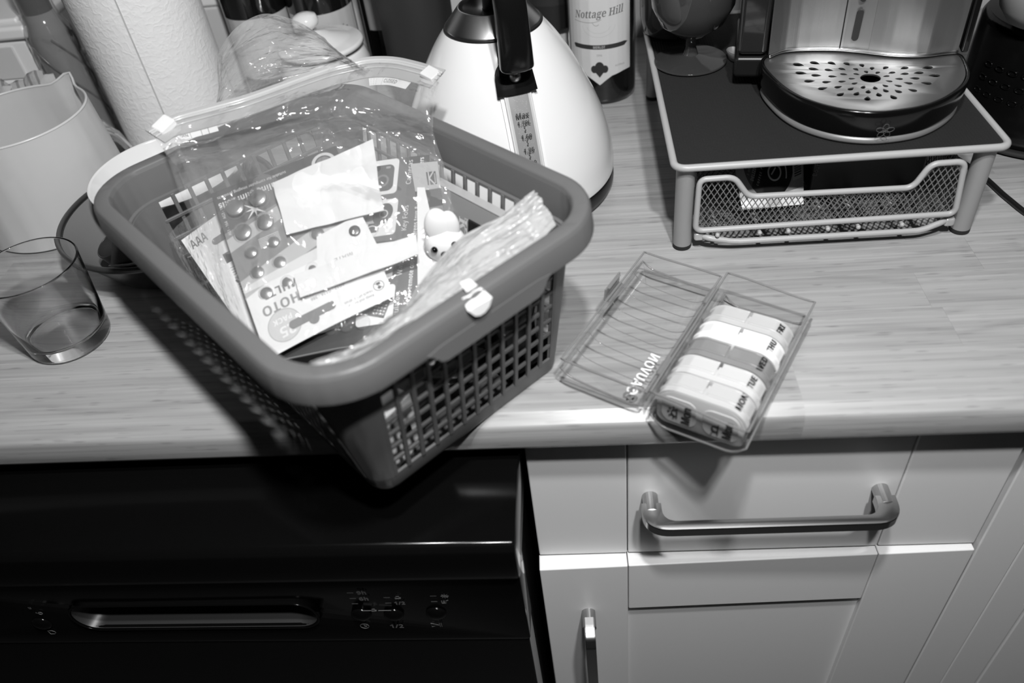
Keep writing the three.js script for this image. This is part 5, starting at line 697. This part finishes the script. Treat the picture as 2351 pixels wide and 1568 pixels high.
{ // crumpled clear bag standing behind the zip bag
  const o = V(-0.2, 0.15, -0.26), g = thing('crumpled_bag', 'crumpled clear plastic bag bulging up behind the zip bag', 'plastic bag', [o.x, o.y, o.z]);
  const bot = path([[-0.262, 0.152, -0.2], [-0.235, 0.152, -0.222], [-0.192, 0.152, -0.252], [-0.15, 0.155, -0.275], [-0.118, 0.16, -0.262]]), top = path([[-0.2408, 0.176, -0.2], [-0.2571, 0.19, -0.275], [-0.2509, 0.192, -0.32], [-0.2365, 0.193, -0.333], [-0.21, 0.192, -0.3207], [-0.177, 0.19, -0.2876], [-0.1474, 0.188, -0.2431], [-0.122, 0.176, -0.225]]);
  const f = (k, amp, out) => (u, v) => { const p = bot(u).lerp(top(u), v); const b = Math.sin(Math.PI * v) * Math.sin(Math.PI * u); const n = V(0.15, 0.35, 0.92).multiplyScalar(out); return p.addScaledVector(n, b * 0.02 + amp * (crumple(k, 46)(u, v) * 3 + (fbm(u * 5, v * 4, k + 5, 3) - 0.5) * 0.02) * Math.min(1, 6 * Math.min(v + 0.02, 1.05 - v, u + 0.03, 1.03 - u))).sub(o); };
  film(g, 'front_film', f(31, 1, 1), 170, 130, M.film); film(g, 'back_film', f(47, 0.9, -0.6), 90, 60, M.film); film(g, 'inner_fold', f(73, 1.2, 0.2), 90, 50, M.film);
}
{ // milky bag along the front rim
  const o = V(-0.045, 0.12, 0.03), g = thing('milky_bag', 'milky plastic bag bunched along the basket\'s front rim with a pointed corner', 'plastic bag', [o.x, o.y, o.z]);
  const rimL = path([-0.098, -0.06, -0.02, 0.02, 0.06, 0.09].map((x, i) => V(...inBasket(x, 0.137, 0.152 - (i === 5 ? 0.006 : 0))))), inner = path([[-0.112, 0.128, 0.088], [-0.0885, 0.13, 0.078], [-0.062, 0.13, 0.043], [-0.0505, 0.125, -0.003], [-0.03, 0.128, -0.04], [0.0, 0.133, -0.058], [0.0225, 0.145, -0.066]]);
  const f = (k, lift) => (u, v) => { const p = rimL(u).lerp(inner(u), v); const e = Math.sin(Math.PI * v); return p.add(V(0, e * 0.006 + lift * e, 0)).add(V(0.3, 0.9, 0.3).multiplyScalar((crumple(k, 30)(u, v) * 1.3 + (fbm(u * 9, v * 5, k + 3, 3) - 0.5) * 0.009) * Math.min(1, 5 * Math.min(v + 0.06, 1.1 - v)))).sub(o); };
  film(g, 'upper_film', f(12, 0), 120, 50, M.filmHazy); film(g, 'lower_film', f(29, -0.012), 90, 40, M.filmHazy);
  // the part that hangs down inside the lattice
  const hang = (u, v) => { const p = rimL(lerp(0.14, 0.9, u)), q = V(...inBasket(lerp(-0.066, 0.066, u), 0.05 + 0.035 * noise(u * 5, 1, 2) + 0.012 * u, 0.136)); return p.lerp(q, v).add(V(-0.7, 0, -0.7).multiplyScalar(0.004 + 0.005 * ridge(u * 6, v * 4, 9))).sub(o); };
  film(g, 'hanging_film', hang, 70, 50, M.filmMilk);
}
{ // film round the AAA pack
  const o = cardPt(-0.1, 0.09, 0.02), g = thing('pack_film', 'crinkled clear film wrapped round the AAA pack', 'plastic film', [o.x, o.y, o.z]);
  const Lp = path([cardPt(-0.13, 0.134, -0.013), cardPt(-0.113, 0.095, -0.012), cardPt(-0.093, 0.06, -0.012), cardPt(-0.073, 0.024, -0.012)]), Rp = path([cardPt(-0.086, 0.152, 0.0), cardPt(-0.08, 0.11, 0.0), cardPt(-0.068, 0.065, 0.0), cardPt(-0.056, 0.012, -0.002)]);
  film(g, 'film_sheet', (u, v) => Lp(v).lerp(Rp(v), u).addScaledVector(CP.n, Math.sin(Math.PI * u) * 0.005 + crumple(51, 16)(u, v) * 0.8 + (fbm(u * 6, v * 9, 54, 3) - 0.5) * 0.004).sub(o), 60, 90, M.film);
}
// ---------- pill case: clear tray, clear lid, five day boxes ----------
{
  const turn = 60.5 * Math.PI / 180;                                  // long axis runs back to the right
  const Lx = V(Math.cos(turn), 0, -Math.sin(turn)), Wx = V(Math.sin(turn), 0, Math.cos(turn));
  // origin: front end of the hinge, on the worktop; x along the case to the back, z across to the right
  const P = thing('pill_case', 'open clear plastic weekly pill case at the worktop edge above the drawer', 'pill case', [0.0985, 0, 0.0275], turn);
  const len = 0.151, wid = 0.0715, hA = 0.0335, hB = 0.0275, t = 0.0016;
  const S = (z) => lerp(hA, hB, sm(clamp(z / wid, 0, 1)));
  const sect = (z, k) => 0.0007 + 0.009 * Math.pow(clamp(1 - Math.min(z, wid - z) / 0.014, 0, 1), 2) * k;   // rounded lower corners
  const wallPts = (z0, z1, fy) => Array.from({ length: 17 }, (_, i) => { const z = lerp(z0, z1, i / 16); return [z, fy(z)]; });
  const endWall = (x) => slab([Array.from({ length: 17 }, (_, i) => { const z = wid * i / 16; return V(x, sect(z, 1), z); }), Array.from({ length: 17 }, (_, i) => { const z = wid * i / 16; return V(x, S(z), z); })], t);
  part(P, 'tray_end', endWall(0.0008), M.clear); part(P, 'tray_end', endWall(len - 0.0008), M.clear);
  part(P, 'tray_floor', slab([0.001, len - 0.001].map((x) => Array.from({ length: 17 }, (_, i) => { const z = wid * i / 16; return V(x, sect(z, 1) + 0.0004, z); })), t), M.clear);
  part(P, 'tray_side', slab([sect(0, 1), S(0)].map((y) => [0.001, len / 2, len - 0.001].map((x) => V(x, y, 0.0008))), t), M.clear);
  part(P, 'tray_side', slab([sect(wid, 1), S(wid)].map((y) => [0.001, len / 2, len - 0.001].map((x) => V(x, y, wid - 0.0008))), t), M.clear);
  const edge = []; for (let i = 0; i <= 16; i++) edge.push(V(0.0008, S(wid * i / 16), wid * i / 16)); for (let i = 16; i >= 0; i--) edge.push(V(len - 0.0008, S(wid * i / 16), wid * i / 16));
  part(P, 'tray_edge', sweep(edge, 0.0009, 8, true), M.clearEdge);
  const low = []; for (let i = 0; i <= 16; i++) low.push(V(0.0008, sect(wid * i / 16, 1), wid * i / 16)); for (let i = 16; i >= 0; i--) low.push(V(len - 0.0008, sect(wid * i / 16, 1), wid * i / 16));
  part(P, 'tray_foot_edge', sweep(low, 0.0009, 8, true), M.clearEdge);
  for (let k = 1; k <= 6; k++) for (const z of [0.004, wid - 0.004]) part(P, 'slot_rib', box(0.001, 0.011, 0.006, 0.003 + k * 0.0208, 0.012, z), M.clear);
  // lid: folded open to the left of the hinge, its far edge resting on the worktop
  const lid = part(P, 'lid', slab([0.001, len - 0.004].map((x) => Array.from({ length: 17 }, (_, i) => { const z = wid * i / 16; return V(x, sect(z, 0.6), -z); })), t), M.clear, 'clear curved lid folded open');
  lid.position.set(0.001, 0.0095, -0.0065); lid.rotation.x = 0.118; 
  const lS = (z) => lerp(0.0205, 0.0165, sm(clamp(z / 0.068, 0, 1))), lw = 0.0690, LL = len - 0.004;
  const lidEnd = (x) => slab([Array.from({ length: 17 }, (_, i) => { const z = lw * i / 16; return V(x, sect(z * wid / lw, 0.6), -z); }), Array.from({ length: 17 }, (_, i) => { const z = lw * i / 16; return V(x, lS(z), -z); })], t);
  part(lid, 'lid_end', lidEnd(0.0008), M.clear); part(lid, 'lid_end', lidEnd(LL), M.clear);
  part(lid, 'lid_side', slab([sect(0, 0.6), lS(0)].map((y) => [0.001, LL / 2, LL].map((x) => V(x, y, -0.0008))), t), M.clear); part(lid, 'lid_side', slab([sect(0, 0.6), lS(lw)].map((y) => [0.001, LL / 2, LL].map((x) => V(x, y, -lw + 0.0008))), t), M.clear);
  const le = []; for (let i = 0; i <= 16; i++) le.push(V(0.0008, lS(lw * i / 16), -lw * i / 16)); for (let i = 16; i >= 0; i--) le.push(V(LL, lS(lw * i / 16), -lw * i / 16)); part(lid, 'lid_edge', sweep(le, 0.0009, 8, true), M.clearEdge);
  const lf = []; for (let i = 0; i <= 16; i++) lf.push(V(0.0008, sect(wid * i / 16, 0.6), -lw * i / 16)); for (let i = 16; i >= 0; i--) lf.push(V(LL, sect(wid * i / 16, 0.6), -lw * i / 16)); part(lid, 'lid_foot_edge', sweep(lf, 0.0008, 8, true), M.clearEdge);
  for (let k = 1; k <= 6; k++) { const x = 0.002 + k * 0.0205; part(lid, 'lid_rib', sweep(Array.from({ length: 19 }, (_, i) => { const q = i / 18, z = 0.002 + (lw - 0.004) * q; return V(x, sect(z, 0.6) + 0.0012 + 0.005 * Math.pow(Math.abs(2 * q - 1), 4), -z); }), 0.00035, 6), M.clearEdge); for (const z of [0.004, lw - 0.004]) part(lid, 'rib_gusset', box(0.0009, 0.0075, 0.006, x, 0.0075, -z), M.clear); }
  part(lid, 'latch_tab', [box(0.026, 0.012, 0.0014, 0.092, 0.018, -lw - 0.0035, 0.0005), box(0.026, 0.0014, 0.005, 0.092, 0.0125, -lw - 0.0012, 0.0005), box(0.02, 0.0014, 0.003, 0.092, 0.0235, -lw - 0.0025, 0.0005)], M.clearEdge);
  // maker's print, on the outside of the lid and so mirrored from here
  const logo = [text('AUVON', 0.0078, fontBold, 0.0002).translate(0.006, 0, 0)]; const ar = (a0, a1, r) => sweep(Array.from({ length: 14 }, (_, i) => { const a = lerp(a0, a1, i / 13); return V(-0.0175 + Math.cos(a) * r, Math.sin(a) * r, 0.0001); }), 0.0011, 5); logo.push(ar(0.4, 3.2, 0.0036), ar(3.7, 6.2, 0.0036), ar(0.6, 2.6, 0.0012));
  const lg = merge(logo); lg.scale(1, 1, 1); lg.rotateX(Math.PI / 2); lg.translate(0.03, 0.0026, -0.014); part(lid, 'printed_logo', lg, M.whiteInk);
  for (const x of [0.03, 0.118]) part(P, 'hinge_knuckle', [new THREE.CylinderGeometry(0.0022, 0.0022, 0.02, 16).rotateZ(Math.PI / 2).translate(x, 0.031, -0.0028), box(0.012, 0.002, 0.006, x, 0.03, -0.003)], M.clearEdge);
  // five day boxes
  const days = [['MON', 0.56, 'mid grey'], ['TUE', 0.63, 'pale'], ['WED', 0.26, 'darkest grey'], ['THU', 0.86, 'white'], ['FRI', 0.55, 'light grey']];
  const W2 = 0.064, Hd = 0.0335, dp = 0.0192, rr = 0.0165;
  const outlineD = (g = 0) => { const s = new THREE.Shape(), h = W2 / 2 - g, b = 0 + g, T2 = Hd - g, r = rr - g, r2 = 0.007 - g * 0.5; s.moveTo(-h + r2, b); s.lineTo(h - r2, b); s.absarc(h - r2, b + r2, r2, -Math.PI / 2, 0); s.lineTo(h, T2 - r); s.absarc(h - r, T2 - r, r, 0, Math.PI / 2); s.lineTo(-h + r, T2); s.absarc(-h + r, T2 - r, r, Math.PI / 2, Math.PI); s.lineTo(-h, b + r2); s.absarc(-h + r2, b + r2, r2, Math.PI, 1.5 * Math.PI); return s; };
  days.forEach(([d, v, tone], i) => {
    const pos = V(0.0985, 0, 0.0275).addScaledVector(Lx, 0.0052 + dp / 2 + i * 0.0205).addScaledVector(Wx, wid / 2);
    const g = thing('pill_box', `${tone} translucent pill box marked ${d} in the clear case`, 'pill box', [pos.x, 0.003, pos.z], turn, 'day boxes in the pill case');
    const mat = phy(v, 0.28, { transmission: 0.12, thickness: 0 }), solid = phy(v * 0.95, 0.25, {});
    const body = extr(outlineD(), dp * 0.62, 0.0006, 10); body.translate(0, 0, -dp / 2 + 0.0006); body.rotateY(-Math.PI / 2 + Math.PI); // section faces along the case
    part(g, 'box_body', creased(body.clone(), 0.5), mat);
    part(g, 'divider', box(dp * 0.9, Hd - 0.004, 0.0028, 0, Hd / 2, 0), solid);
    // two flip lids over the top, one each side of the divider
    for (const s of [1, -1]) {
      const cap = (x0, x1, off) => [x0, x1].map((x) => Array.from({ length: 17 }, (_, k) => { const u = k / 16; const h = W2 / 2 + off, r = rr, flat = h - r, arc = r * Math.PI / 2 * 0.8, L = flat - 0.0013 + arc, q = 0.0013 + u * L; let z, y; if (q < flat) { z = q; y = Hd + off; } else { const a = (q - flat) / r; z = flat + Math.sin(a) * r; y = Hd + off - r + Math.cos(a) * r; } return V(x, y, s * z); }));
      const lidp = part(g, 'flip_lid', slab(cap(-dp * 0.16, dp * 0.46, 0.0009), 0.0012), phy(Math.min(0.9, v * 1.05), 0.22, { transmission: 0.12, thickness: 0 }));
      part(lidp, 'lid_frame', [sweep(cap(-dp * 0.16, dp * 0.46, 0.0014)[0], 0.001, 6), sweep(cap(-dp * 0.16, dp * 0.46, 0.0014)[1], 0.001, 6)], solid);
    }
    const rib = Array.from({ length: 25 }, (_, k) => { const a = (k / 24 - 0.5) * 2, h = W2 / 2 + 0.0012; const sgn = Math.sign(a), q = Math.abs(a) * (h - rr + rr * 1.45), flat = h - rr; let z, y; if (q < flat) { z = q; y = Hd + 0.0005; } else { const b = (q - flat) / rr; z = flat + Math.sin(b) * rr; y = Hd + 0.0005 - rr + Math.cos(b) * rr; } return V(0, y, sgn * z); });
    part(g, 'raised_rib', slab([rib.map((p) => p.clone().setX(-dp * 0.48)), rib.map((p) => p.clone().setX(-dp * 0.2))], 0.0016), solid);
    const a = 0.5, zt = W2 / 2 - rr + Math.sin(a) * (rr + 0.0024), yt = Hd - rr + Math.cos(a) * (rr + 0.0024); const tx = text(d, 0.0048); tx.rotateX(-Math.PI / 2); tx.rotateX(a); tx.translate(dp * 0.1, yt, zt); part(g, 'day_print', tx, M.ink);
    if (i === 0) {                                                    // only the front box shows its end: two windows with sun and moon
      const inkS = [];
      const wr = (str, zc, yc) => { const q = text(str, 0.0066, fontRegular, 0.0002); q.rotateZ(Math.PI / 2 * 0.97); inkS.push(q.translate(zc, yc, 0)); };
      wr('Mon', -0.0095, 0.0145); wr('Mon', 0.021, 0.0145);
      const ln = (pts) => inkS.push(sweep(pts.map(([x, y]) => V(x, y, 0.0002)), 0.0004, 5)); const C = (cx, cy, r, a0, a1) => ln(Array.from({ length: 16 }, (_, k) => { const t = lerp(a0, a1, k / 15); return [cx + Math.cos(t) * r, cy + Math.sin(t) * r]; }));
      ln([[-0.0165, 0.009], [-0.0165, 0.019]]); C(-0.0172, 0.014, 0.0033, Math.PI / 2, 1.5 * Math.PI); for (const t of [1.9, 2.5, 3.14, 3.8, 4.4]) ln([[-0.0172 + Math.cos(t) * 0.0048, 0.014 + Math.sin(t) * 0.0048], [-0.0172 + Math.cos(t) * 0.0064, 0.014 + Math.sin(t) * 0.0064]]);
      ln([[0.0142, 0.007], [0.0142, 0.017]]); C(0.0125, 0.0125, 0.0028, 0.8, 5.2); ln([[0.0095, 0.006], [0.0105, 0.0085]]);
      const ig = merge(inkS); ig.rotateY(-Math.PI / 2); ig.translate(-dp / 2 - 0.0011, 0, 0); part(g, 'icon_print', ig, M.ink);
      for (const s of [1, -1]) part(g, 'end_window', extr(roundShape(0.0255, 0.0245, 0.007), 0.0004, 0.0003).translate(s * 0.0155, 0.0155, 0).rotateY(-Math.PI / 2).translate(-dp / 2 + 0.0001, 0, 0), phy(0.72, 0.7, { transmission: 0.3, thickness: 0 }));
    }
  });
}
renderer.render(scene, camera);
